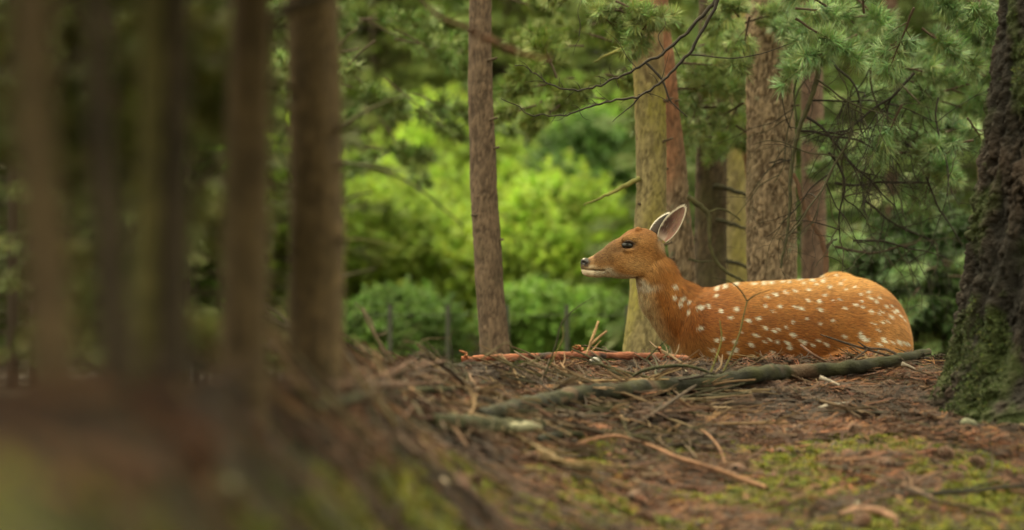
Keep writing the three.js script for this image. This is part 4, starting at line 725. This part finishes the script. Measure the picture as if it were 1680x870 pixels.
// crumbs of bark, cone scales and leaf bits
const crumbClump = [51, 52].map((seed) => {
  const r = rngOf(seed), b = new MB();
  for (let k = 0; k < 9; k++) {
    const a = r() * 6.283, rr = 0.08 * Math.sqrt(r()), ox = Math.cos(a) * rr, oz = Math.sin(a) * rr, R = 0.004 + 0.012 * r() * r(), n = 6, t0 = r() * 6, sq = 0.4 + 0.6 * r(), tx = (r() - 0.5) * 0.9, tz = (r() - 0.5) * 0.9, g = 0.35 + 1.1 * r(), c = [g, g * (0.8 + 0.25 * r()), g * (0.7 + 0.3 * r())], th = 0.0008 + 0.0016 * r();
    const top = [], bot = [], cs = Math.cos(t0), sn = Math.sin(t0);
    for (let i = 0; i < n; i++) { const e = i / n * 6.283, q = R * (0.7 + 0.5 * r()), u = Math.cos(e) * q, v = Math.sin(e) * q * sq, x = u * cs - v * sn, z = u * sn + v * cs, y = 0.003 + tx * x + tz * z + R * 0.12; top.push(b.v(ox + x, y + th, oz + z, c)); bot.push(b.v(ox + x * 1.06, y - th, oz + z * 1.06, c)); }
    const m = b.v(ox, 0.003 + R * 0.12 + th * 1.5, oz, c); for (let i = 0; i < n; i++) { const j = (i + 1) % n; b.tri(m, top[j], top[i]); b.quad(top[i], top[j], bot[j], bot[i]); }
  }
  return b.geo();
});
const leafShape = (() => { const b = new MB(), c = [1, 1, 1]; const P = []; for (let j = 0; j <= 5; j++) { const t = j / 5, w = 0.32 * Math.sin(Math.PI * (0.06 + 0.92 * t)), y = 0.14 * Math.sin(t * 3) ; P.push([b.v(-w, y + 0.16 * w, t, c), b.v(0, y - 0.02, t, [0.8, 0.8, 0.8]), b.v(w, y + 0.22 * w, t, c)]); } for (let j = 0; j < 5; j++) { const [A, B2, C] = P[j], [D, E, F] = P[j + 1]; b.quad(A, D, E, B2); b.quad(B2, E, F, C); } return b.geo(); })();
{
  const r = rngOf(1001), N = [[], [], []], C = [[], []], leaves = [];
  const cols = [[0.118, 0.035, 0.010], [0.08, 0.025, 0.008], [0.19, 0.076, 0.024], [0.036, 0.016, 0.007], [0.095, 0.038, 0.013]];
  const turn = (x, z, j = 0.12) => toward(normalAt(x, z).add(V((r() - 0.5) * j, 0, (r() - 0.5) * j)), r() * 6.283);
  spread(r, 27000, (x, z, px, t) => { const m = mossMask(x, z); if (r() < 0.93 * sstep(0.12, 0.5, m) || r() < 0.92 * sstep(800, 520, px)) return; const c = cols[Math.floor(r() * 5)], k = clamp(0.75 + fbm(x * 3, 8, z * 3, 3) * 2.2 + 0.6 * noise(x * 16, 2, z * 16), 0.22, 1.3); N[Math.floor(r() * 3)].push([mtx(seat(x, z, 0.001 + 0.003 * r()), turn(x, z), 0.8 + 0.6 * r()), tone(r, c.map((v) => v * k), 0.25)]); });
  spread(r, 7500, (x, z, px, t) => { if (r() < 0.6 * sstep(0.2, 0.6, mossMask(x, z)) || r() < 0.85 * sstep(820, 520, px)) return; const c = [[0.11, 0.055, 0.032], [0.07, 0.042, 0.027], [0.15, 0.07, 0.035], [0.12, 0.085, 0.055], [0.045, 0.028, 0.018]][Math.floor(r() * 5)]; C[Math.floor(r() * 2)].push([mtx(seat(x, z, 0.004), turn(x, z, 0.22), 0.6 + 0.7 * r()), tone(r, c, 0.3)]); });
  spread(r, 520, (x, z) => leaves.push([mtx(seat(x, z, 0.008), turn(x, z, 0.7), V(0.03, 0.03, 0.03).multiplyScalar(0.5 + 0.8 * r())), tone(r, [[0.34, 0.19, 0.09], [0.26, 0.12, 0.05], [0.42, 0.31, 0.18], [0.5, 0.42, 0.3]][Math.floor(r() * 4)], 0.25)]));
  const lm = std({ roughness: 0.8, side: THREE.DoubleSide });
  const NL = thing('needle_litter', 'rust-brown fallen pine needles matted over the whole forest floor', 'needle litter'), BL = thing('bark_litter', 'dark crumbs of bark and cone scales strewn among the fallen needles', 'bark litter'); NL.userData.kind = BL.userData.kind = 'stuff';
  N.forEach((l, i) => instances('needles', needleClump[i], lm, l, NL));
  C.forEach((l, i) => instances('crumbs', crumbClump[i], lm, l, BL));
  tag(instances('fallen_leaves', leafShape, lm, leaves), 'small dry tan leaves scattered over the forest floor', 'fallen leaves', null, 'stuff');
  // moss
  const g = (() => { const b = new MB(), q = rngOf(4); for (let k = 0; k < 30; k++) { const a = q() * 6.283, e = 1.35 * Math.sqrt(q()), l = 0.5 + 0.5 * q(), w = 0.07, o = 0.5 * q(), c = [1, 1, 1].map((v) => 0.65 + 0.7 * q()); const dx = Math.cos(a) * Math.sin(e), dz = Math.sin(a) * Math.sin(e), ox = Math.cos(a) * o, oz = Math.sin(a) * o; b.tri(b.v(ox - Math.sin(a) * w, 0, oz + Math.cos(a) * w, c), b.v(ox + Math.sin(a) * w, 0, oz - Math.cos(a) * w, c), b.v(ox + dx * l, Math.cos(e) * l * 0.8, oz + dz * l, c)); } return b.geo(); })();
  const moss = []; spread(r, 60000, (x, z, px, t) => { const m = mossMask(x, z); if (m < 0.2 + 0.5 * r()) return; moss.push([mtx(seat(x, z, 0.002 + 0.014 * m * r()), turn(x, z, 0.4), 0.013 + 0.015 * r()), tone(r, r() < 0.7 ? [0.20, 0.20, 0.014] : [0.11, 0.13, 0.012], 0.35)]); });
  tag(instances('moss', g, lm, moss), 'yellow-green moss growing in low cushions across the foreground', 'moss', null, 'stuff');
}
// pine cones, each a thing
{
  const r = rngOf(1101), b = new MB();
  const prof = (t) => 0.5 * Math.pow(Math.sin(Math.PI * (0.08 + 0.88 * t)), 0.75) * (1 - 0.35 * t);
  for (let j = 0; j < 9; j++) { const t = (j + 0.5) / 9, R = prof(t); for (let i = 0; i < 8; i++) { const a = (i + 0.5 * (j % 2)) / 8 * 6.283 + j * 0.13, w = 0.40 * 6.283 / 8, out = R * (1.25 + 0.2 * r()), y = t * 1.35 - 0.675, c0 = [0.05, 0.033, 0.022], c1 = [0.15 + 0.06 * r(), 0.10, 0.068]; const A = b.v(Math.cos(a - w) * R * 0.6, y - 0.02, Math.sin(a - w) * R * 0.6, c0), B2 = b.v(Math.cos(a + w) * R * 0.6, y - 0.02, Math.sin(a + w) * R * 0.6, c0), C = b.v(Math.cos(a + w) * out, y + 0.09, Math.sin(a + w) * out, c1), D = b.v(Math.cos(a - w) * out, y + 0.09, Math.sin(a - w) * out, c1), E = b.v(Math.cos(a) * out * 1.08, y + 0.17, Math.sin(a) * out * 1.08, c1), F = b.v(Math.cos(a) * R * 0.5, y + 0.15, Math.sin(a) * R * 0.5, c0); b.quad(A, B2, C, D); b.tri(D, C, E); b.tri(C, B2, F); b.tri(E, C, F); b.tri(D, E, F); b.tri(A, D, F); } }
  const core = b.p.length / 3; for (let j = 0; j <= 6; j++) for (let i = 0; i <= 8; i++) { const t = j / 6, a = i / 8 * 6.283; b.v(Math.cos(a) * prof(t) * 0.8, t * 1.35 - 0.675, Math.sin(a) * prof(t) * 0.8, [0.05, 0.033, 0.022]); }
  for (let j = 0; j < 6; j++) for (let i = 0; i < 8; i++) { const a = core + j * 9 + i; b.quad(a, a + 1, a + 10, a + 9); }
  const geo = b.geo(), spots = []; for (let i = 0, l = [105, 455, 585, 455, 230, 665, 80, 640, 265, 550, 905, 555, 980, 560, 740, 610, 170, 655, 270, 390, 870, 385, 340, 470, 640, 560, 1110, 600, 480, 580, 560, 570, 700, 690, 20, 500, 930, 460, 1240, 500]; i < l.length; i += 2) spots.push([1180 + l[i] / 2.636, 540 + l[i + 1] / 2.636]);
  for (let i = 0; i < 34; i++) spots.push([lerp(620, 1690, r()), lerp(640, 868, r())]); for (let i = 0; i < 8; i++) spots.push([lerp(150, 600, r()), lerp(680, 850, r())]);
  for (const [x, y] of [[1240, 585], [1225, 590], [1483, 578], [1310, 580], [1270, 588], [1205, 600]]) spots.push([x, y]);
  spots.forEach(([x, y]) => { const p = onGround(x, y), s = 0.030 + 0.016 * r(); p.y = groundY(p.x, p.z) + s * 0.32; const m = tag(mesh('pine_cone', geo, M.plain), 'small dark brown open pine cone lying on the needle litter', 'pine cone', 'pine cones scattered on the forest floor'); m.position.copy(p); m.scale.setScalar(s); m.quaternion.copy(toward(V(r() - 0.5, (r() - 0.4) * 0.5, r() - 0.5), r() * 6)); });
}
// fallen branches and sticks
const woodCol = (base, alt, patch, amt, s = 1) => (p) => { const n = fbm(p.x * 14 * s, p.y * 14, p.z * 14 * s + 3, 3), m = noise(p.x * 60, p.y * 60, p.z * 60); let c = mix3(base, alt, clamp(0.4 + n * 2)); if (patch) c = mix3(c, patch, sstep(0.08, 0.2, fbm(p.x * 9 + 5, p.y * 9, p.z * 9, 3) + amt)); return c.map((v) => Math.max(0.004, v * (1 + 0.5 * m))); };
function stick(name, label, pxl, w, col, { lift = 0.3, group, knob = 0.12, sides = 12, parent, cat = 'branch', seg = 5, d } = {}) {   // pxl: [x, y, extra height in metres, depth]
  const P = pxl.map(([x, y, h, dd]) => { if (dd ?? d) return at(x, y, dd ?? d); const p = onGround(x, y, h ?? 0); p.y += 0; return p; });
  const D = P.reduce((a, p) => a - p.z, 0) / P.length, rad = w.map((v) => v / 2 * K * D); P.forEach((p, i) => { if (!(pxl[i][3] ?? d)) p.y += 0.018 + rad[Math.round(i / (P.length - 1) * (rad.length - 1))] * lift; });
  const n = (P.length - 1) * seg * 2, S = smooth(P, n), t = parent ?? thing(name, label, cat, S[n >> 1].clone(), group), b = new MB();
  b.tube(S, radii(rad, n), sides, col, (p, a, u, r) => r * knob * (1.6 * noise(p.x * 22, p.y * 22, p.z * 22) + 0.9 * noise(p.x * 70, p.y * 70, p.z * 70)), t.position);
  mesh(parent ? name : 'stem', b.geo(), M.bark, t); return t;
}
const GREENW = woodCol([0.011, 0.011, 0.005], [0.036, 0.037, 0.010], [0.10, 0.062, 0.038], -0.06), GREENB = woodCol([0.026, 0.028, 0.008], [0.052, 0.05, 0.015], null, 0), RUSTW = woodCol([0.34, 0.12, 0.06], [0.20, 0.07, 0.04], [0.05, 0.035, 0.03], -0.08), TANW = woodCol([0.30, 0.16, 0.09], [0.22, 0.11, 0.065], null, 0), DARKW = woodCol([0.07, 0.045, 0.03], [0.045, 0.03, 0.02], null, 0), BROWNW = woodCol([0.17, 0.09, 0.06], [0.12, 0.07, 0.045], null, 0), STRAW = woodCol([0.45, 0.29, 0.15], [0.36, 0.2, 0.1], null, 0), PALE = woodCol([0.42, 0.36, 0.30], [0.3, 0.25, 0.2], null, 0);
{
  const A = stick('fallen_branch', 'long mossy green fallen branch slanting across the litter in front of the hind', [[1524, 592], [1480, 607], [1430, 618], [1370, 628], [1300, 632], [1240, 638], [1190, 649], [1133, 656], [1080, 660], [1019, 668], [962, 673], [925, 680], [886, 687], [829, 699], [785, 707]], [13, 21, 26, 28, 29, 30, 29, 26, 20], GREENW, { lift: 1.1, knob: 0.19, sides: 18 });
  stick('side_stub', null, [[1345, 628, 0.03], [1362, 634, 0.02], [1378, 641, 0.01]], [8, 5, 4], PALE, { parent: A, lift: 0 });
  stick('side_stub', null, [[1480, 605, 0.03], [1496, 612, 0.015], [1504, 616]], [7, 5, 3], PALE, { parent: A, lift: 0 });
  stick('side_stub', null, [[886, 684, 0.04], [900, 692, 0.03], [912, 700, 0.005]], [8, 6, 5], BROWNW, { parent: A, lift: 0 });
  const L = stick('fallen_branch', 'thick short mossy log piece with a pale lichen patch, left of centre in the foreground', [[706, 712], [740, 717], [790, 720], [835, 721], [888, 716]], [24, 31, 31, 29, 21], (p) => { const c = GREENB(p); return c; }, { lift: 0.75, knob: 0.14, sides: 18 });
  stick('lichen_patch', null, [[832, 712, 0.047], [850, 712, 0.05], [870, 711, 0.05], [888, 711, 0.045]], [10, 17, 16, 7], woodCol([0.30, 0.285, 0.19], [0.2, 0.2, 0.12], null, 0), { parent: L, lift: 0, knob: 0.3 });
  stick('fallen_branch', 'short grey-green stick end below the lichen-marked log piece', [[880, 738], [905, 732], [930, 728], [955, 727]], [12, 14, 14, 10], GREENW, { lift: 0.8 });
  const R = stick('fallen_branch', 'straight rust-red stick with peeling bark lying along the crest left of the hind', [[757, 590, 0, 8.25], [800, 588, 0, 8.25], [850, 586, 0, 8.28], [900, 584.5, 0, 8.3], [950, 583, 0, 8.3], [1000, 583, 0, 8.35], [1060, 584, 0, 8.35], [1130, 589, 0, 8.4]], [10, 11, 11, 12, 13, 12, 11, 8], RUSTW, { knob: 0.32, seg: 8 });
  const fr = rngOf(1203); for (const [x, y] of [[766, 588], [762, 586], [938, 578], [945, 576], [950, 579], [1085, 580]]) stick('bark_flake', null, [[x, y, 0, 8.24], [x + (fr() - 0.5) * 16, y - 5 - 4 * fr(), 0, 8.22], [x + (fr() - 0.5) * 22, y - 3 - 8 * fr(), 0, 8.2]], [4, 6, 2], woodCol([0.42, 0.17, 0.07], [0.3, 0.1, 0.05], null, 0), { parent: R, knob: 0.4, sides: 6 });
  const U = stick('upright_twig', 'pale straw-coloured spiky twig standing upright on the crest before the hind', [[962, 582, 0, 8.2], [969, 562, 0, 8.2], [976, 544, 0, 8.2], [982, 527, 0, 8.2]], [5, 4.5, 4, 3], STRAW, { knob: 0.35, sides: 8, cat: 'twig' });
  stick('side_twig', null, [[967, 568, 0, 8.2], [980, 556, 0, 8.2], [996, 543, 0, 8.2]], [4, 3.6, 2.6], STRAW, { parent: U, knob: 0.35, sides: 8 });
  stick('side_twig', null, [[970, 578, 0, 8.2], [978, 568, 0, 8.2], [986, 559, 0, 8.2]], [2.4, 2, 1.2], STRAW, { parent: U, knob: 0.3, sides: 6 });
  stick('fallen_stick', 'light reddish-brown stick running down to the right across the moss in the foreground', [[1046, 737, 0.01], [1080, 750, 0.02], [1110, 765, 0.02], [1171, 784, 0.015], [1215, 800, 0.01], [1258, 815]], [6, 7, 8, 8.5, 9, 7], TANW, { lift: 1 });
  stick('fallen_stick', 'dark thin stick leaning over the long mossy branch toward lower left', [[1142, 643, 0.05], [1118, 660, 0.04], [1075, 690, 0.02], [1027, 716]], [4, 6, 7, 5], DARKW, { lift: 1 });
  stick('fallen_stick', 'reddish brown stick lying level on the left part of the brushwood', [[470, 655], [540, 652], [600, 649], [680, 645], [740, 642], [786, 641]], [9, 10, 10, 10, 9, 7], BROWNW, { lift: 1 });
  stick('fallen_stick', 'olive-green curved stick just below the level reddish brown stick', [[520, 690], [590, 672], [640, 662], [690, 656], [740, 654], [775, 649], [800, 636]], [9, 11, 12, 13, 12, 9, 6], GREENB, { lift: 1 });
  stick('fallen_stick', 'mossy olive twig arching over the litter behind the long mossy branch', [[1015, 643], [1035, 630, 0.03], [1057, 618, 0.06], [1095, 611, 0.07], [1130, 611, 0.07], [1165, 622, 0.05], [1195, 636, 0.01]], [3, 5, 6, 5.5, 5, 5, 4], GREENB, { lift: 0.5 });
  stick('fallen_stick', 'straight thin olive stick lying between the crest and the long mossy branch', [[870, 647], [928, 640], [965, 640], [1002, 643]], [5, 6, 6, 5], GREENB, { lift: 1 });
  stick('fallen_stick', 'thin dark branch curving past the foot of the mossy trunk', [[1512, 664], [1560, 656, 0.01], [1618, 645, 0.03], [1655, 630, 0.06], [1690, 602, 0.1]], [4, 5, 5, 4.5, 4], woodCol([0.09, 0.085, 0.045], [0.06, 0.055, 0.03], null, 0), { lift: 1 });
  const W = stick('fallen_stick', 'dark crooked twig lying on the crest against the hind\'s hindquarters', [[1346, 549, 0, 8.45], [1382, 561, 0, 8.42], [1424, 574, 0, 8.4], [1467, 586, 0, 8.38]], [2, 3.5, 4, 3], DARKW, { cat: 'twig', sides: 7 });
  stick('side_twig', null, [[1408, 561, 0, 8.4], [1424, 571, 0, 8.4], [1450, 573, 0, 8.39], [1468, 580, 0, 8.37], [1484, 593, 0, 8.35]], [2.5, 4, 4.5, 4, 3], DARKW, { parent: W, sides: 7 });
  stick('side_twig', null, [[1424, 573, 0, 8.4], [1408, 585, 0, 8.36], [1390, 600, 0, 8.3]], [3.5, 3, 2], DARKW, { parent: W, sides: 7 });
  stick('fallen_stick', 'short reddish-brown twig slanting on the litter below the hind\'s belly', [[1314, 575, 0.02], [1335, 591, 0.03], [1358, 603]], [4, 4.5, 3], BROWNW, { cat: 'twig' });
  stick('fallen_stick', 'crooked brown stick lying upper left of a longer one in the right foreground', [[1478, 812], [1500, 806, 0.01], [1540, 792, 0.02], [1560, 797, 0.015], [1580, 803]], [5, 6, 7, 5, 3], BROWNW, { lift: 1 });
  stick('fallen_stick', 'longer dark stick across moss near the bottom right corner', [[1488, 817], [1515, 826, 0.015], [1545, 838, 0.015], [1590, 846], [1630, 856]], [9, 7, 6, 5, 4], DARKW, { lift: 1 });
  stick('fallen_stick', 'thin dark twig bending upward from the needles at the right', [[1618, 796], [1628, 778, 0.03], [1627, 755, 0.06], [1624, 738, 0.09], [1627, 722, 0.12]], [3, 3.5, 3, 2.5, 2], DARKW, { cat: 'twig' });
  stick('fallen_stick', 'pale grey bark sliver on needles below the long mossy branch', [[1344, 680], [1368, 676], [1392, 671]], [5, 8, 5], PALE, { lift: 0.6, knob: 0.3 });
  stick('fallen_stick', 'dark forked twig at the bottom edge right of the centre', [[1282, 860], [1290, 846, 0.03], [1310, 836, 0.05], [1330, 846, 0.04], [1336, 866]], [3, 4, 5, 4, 3], DARKW, { cat: 'twig' });
  stick('fallen_stick', 'pale thin curved twig arching above the light reddish-brown stick', [[1140, 712], [1160, 722, 0.02], [1180, 745, 0.03], [1190, 770, 0.01]], [3, 4, 3.5, 3], TANW, { cat: 'twig' });
  stick('fallen_stick', 'fallen frond of rust-brown dead needles, its stem left of the light stick', [[940, 742], [980, 730, 0.03], [1020, 727, 0.03], [1046, 737, 0.01]], [4, 6, 6, 5], TANW, { cat: 'twig' });
  stick('fallen_stick', 'broad strip of pinkish bark lying at the bottom edge', [[1378, 856], [1410, 852], [1445, 856], [1475, 866]], [8, 15, 16, 9], woodCol([0.36, 0.2, 0.13], [0.26, 0.14, 0.09], null, 0), { lift: 0.35, cat: 'bark strip', knob: 0.25 });
  // living stems that cross the hind
  const S1 = stick('bare_sapling', 'thin green leafless stem forking in front of the hind\'s flank', [[1186, 612, 0, 7.9], [1200, 582, 0, 7.9], [1214, 545, 0, 7.9], [1221, 515, 0, 7.9], [1226, 494, 0, 7.9]], [3.6, 3.2, 2.8, 2.6, 2.4], woodCol([0.14, 0.13, 0.035], [0.11, 0.09, 0.03], null, 0), { cat: 'sapling', sides: 7 });
  stick('twig', null, [[1226, 494, 0, 7.9], [1216, 478, 0, 7.9], [1204, 466, 0, 7.9], [1190, 460, 0, 7.9], [1168, 456, 0, 7.9]], [2.4, 2, 1.7, 1.3, 0.8], GREENB, { parent: S1, sides: 6 }); stick('twig', null, [[1226, 494, 0, 7.9], [1240, 484, 0, 7.9], [1264, 476, 0, 7.9]], [2.2, 1.7, 1], GREENB, { parent: S1, sides: 6 });
  stick('bare_sapling', 'short thin green stem in front of the hind\'s shoulder', [[1166, 612, 0, 7.85], [1176, 585, 0, 7.85], [1184, 556, 0, 7.85], [1181, 526, 0, 7.85]], [3.4, 3, 2.4, 1.6], woodCol([0.18, 0.17, 0.04], [0.13, 0.12, 0.03], null, 0), { cat: 'sapling', sides: 7 });
  const T1 = stick('bare_sapling', 'tall thin olive stem leaning right before the hind\'s muzzle', [[885, 640, 0, 7.7], [900, 600, 0, 7.7], [913, 562, 0, 7.7], [922, 530, 0, 7.7], [944, 507, 0, 7.7], [976, 487, 0, 7.7]], [3.5, 3.2, 3, 2.6, 1.8, 0.9], GREENB, { cat: 'sapling', sides: 7 });
  stick('twig', null, [[900, 602, 0, 7.7], [912, 580, 0, 7.7], [924, 552, 0, 7.7], [922, 535, 0, 7.7]], [2.4, 2.2, 2, 1.2], woodCol([0.2, 0.17, 0.06], [0.15, 0.12, 0.04], null, 0), { parent: T1, sides: 6 });
  const arcs = [[[600, 640], [630, 600], [655, 570], [672, 548], [690, 530]], [[560, 650], [600, 612], [640, 585], [668, 560], [676, 552]], [[660, 560], [690, 566], [708, 585], [720, 600]], [[690, 610], [690, 580], [692, 560], [740, 555]], [[790, 590], [815, 572], [835, 562], [842, 575]], [[740, 610], [742, 580], [738, 556], [745, 540]], [[620, 605], [618, 585], [621, 575]], [[700, 600], [722, 590], [733, 570]], [[860, 600], [880, 590], [892, 582]], [[1060, 590], [1078, 572], [1094, 558]], [[1088, 588], [1096, 580], [1100, 568]], [[820, 640], [835, 612], [850, 590], [858, 574]], [[640, 640], [655, 615], [690, 592], [706, 586]]];
  const ORD = 'leftmost,second,third,fourth,fifth,sixth,seventh,eighth,ninth,tenth,eleventh,twelfth,thirteenth'.split(',');
  arcs.sort((a, b) => a[a.length - 1][0] - b[b.length - 1][0]).forEach((a, i) => { const d = interp(DC, a[0][0]) - 0.25; tag(stick('dry_twig', ORD[i] + (i ? ' from the left' : '') + ' of the thin bare twigs arching up from the brushwood crest', a.map(([x, y]) => [x, y, 0, d]), [3, 2.6, 2.2, 1.2], i % 2 ? GREENB : woodCol([0.16, 0.13, 0.07], [0.12, 0.09, 0.045], null, 0), { cat: 'twig', sides: 6, group: 'bare twigs rising from the brushwood' })); });
  stick('pale_stone', 'small pale grey stone below the rust-red stick', [[968, 604, 0.01], [975, 602, 0.012], [983, 603, 0.008]], [8, 13, 8], woodCol([0.55, 0.54, 0.5], [0.4, 0.4, 0.38], null, 0), { lift: 0.3, cat: 'stone', knob: 0.3 });
  stick('grey_stone', 'mossy grey stone lying on the needles at the far right', [[1578, 708], [1590, 706, 0.012], [1602, 709]], [9, 17, 9], woodCol([0.2, 0.2, 0.13], [0.15, 0.16, 0.1], null, 0), { lift: 0.3, cat: 'stone', knob: 0.25 });
}
// the brushwood: many small dry twigs
{
  const r = rngOf(1301), kinds = [];
  for (let k = 0; k < 8; k++) { const b = new MB(), pts = [V(0, 0, 0)], D = V(1, 0, 0); for (let i = 0; i < 6; i++) { D.add(V(0, (r() - 0.5) * 0.12, (r() - 0.5) * 0.6)).normalize(); pts.push(pts[i].clone().addScaledVector(D, 1 / 6)); } const S = smooth(pts, 12); b.tube(S, radii([0.02, 0.008], 12), 5, () => [1, 1, 1]); for (let j = 0; j < 3; j++) { const i = 3 + Math.floor(r() * 8), e = V(0.7, r() * 0.3 - 0.05, r() - 0.5).normalize(), L = 0.2 + 0.25 * r(); b.tube([S[i], S[i].clone().addScaledVector(e, L * 0.5).add(V(0, 0.01, 0.02)), S[i].clone().addScaledVector(e, L)], [0.010, 0.008, 0.004], 4, () => [0.9, 0.9, 0.9]); } kinds.push(b.geo()); }
  const cols = [[0.06, 0.052, 0.022], [0.09, 0.056, 0.03], [0.15, 0.09, 0.045], [0.04, 0.028, 0.018], [0.22, 0.145, 0.075], [0.08, 0.04, 0.022]], lists = kinds.map(() => []);
  const place = (x, z, L, lift, up) => { const q = new THREE.Quaternion().setFromAxisAngle(UPV, r() * 6.283), n = new THREE.Quaternion().setFromUnitVectors(UPV, normalAt(x, z).add(V((r() - 0.5) * up, 0, (r() - 0.5) * up)).normalize()); return mtx(seat(x, z, lift), n.multiply(q), V(L, L * 1.0, L)); };
  spread(r, 2600, (x, z, px, t) => { const heap = px > 600 && px < 1180 && t > 0.5 && t < 0.93; if (!heap && r() < (px < 600 ? 0.85 : 0.62)) return; const L = (heap ? 0.10 + 0.24 * r() : 0.05 + 0.13 * r()); lists[Math.floor(r() * 8)].push([place(x, z, L, 0.005 + (heap ? 0.03 * r() * r() : 0.004), heap ? 0.3 : 0.14), tone(r, cols[Math.floor(r() * 6)], 0.3)]); }, { far: 0.3, px0: -300, px1: 1900 });
  for (let i = 0; i < 700; i++) { const px = lerp(520, 1160, r()), dc = interp(DC, px), d = dc - 0.42 - 1.4 * r() * r() * (dc / 8), x = (px - 840) * K * d; lists[Math.floor(r() * 8)].push([place(x, -d, (0.12 + 0.26 * r()) * Math.min(1, d / 7), 0.006 + 0.03 * r() * r(), 0.3), tone(r, cols[Math.floor(r() * 6)], 0.3)]); }
  for (let i = 0; i < 420; i++) { const px = lerp(1160, 1560, r()), d = 8.55 - 0.9 * r() * r(), x = (px - 840) * K * d; lists[Math.floor(r() * 8)].push([place(x, -d, 0.06 + 0.14 * r(), 0.006 + 0.012 * r(), 0.25), tone(r, cols[Math.floor(r() * 6)], 0.3)]); }
  const tm = std({ roughness: 0.85 });
  const BW = thing('brushwood', 'small dry twigs strewn in a tangled layer along the crest', 'brushwood'); BW.userData.kind = 'stuff';
  lists.forEach((l, i) => instances('twigs', kinds[i], tm, l, BW));
  for (let i = 0; i < 70; i++) {                                            // the larger ones, one by one
    const px = i < 46 ? lerp(500, 1120, r()) : lerp(1120, 1660, r()), dc = interp(DC, px), d = i < 46 ? dc - 0.05 - 1.5 * r() : lerp(4.8, 8.3, r()), x = (px - 840) * K * d, c = cols[Math.floor(r() * 6)].map((v) => v * (0.8 + 0.4 * r()));
    const m = tag(mesh('dry_twig', kinds[i % 8], new THREE.MeshStandardMaterial({ color: lin(...c), roughness: 0.85 })), 'dry forked twig lying loose among the needle litter', 'twig', 'loose dry twigs'); place(x, -d, 0.22 + 0.25 * r(), 0.012 + 0.015 * r(), 0.16).decompose(m.position, m.quaternion, m.scale);
  }
}
renderer.render(scene, camera);
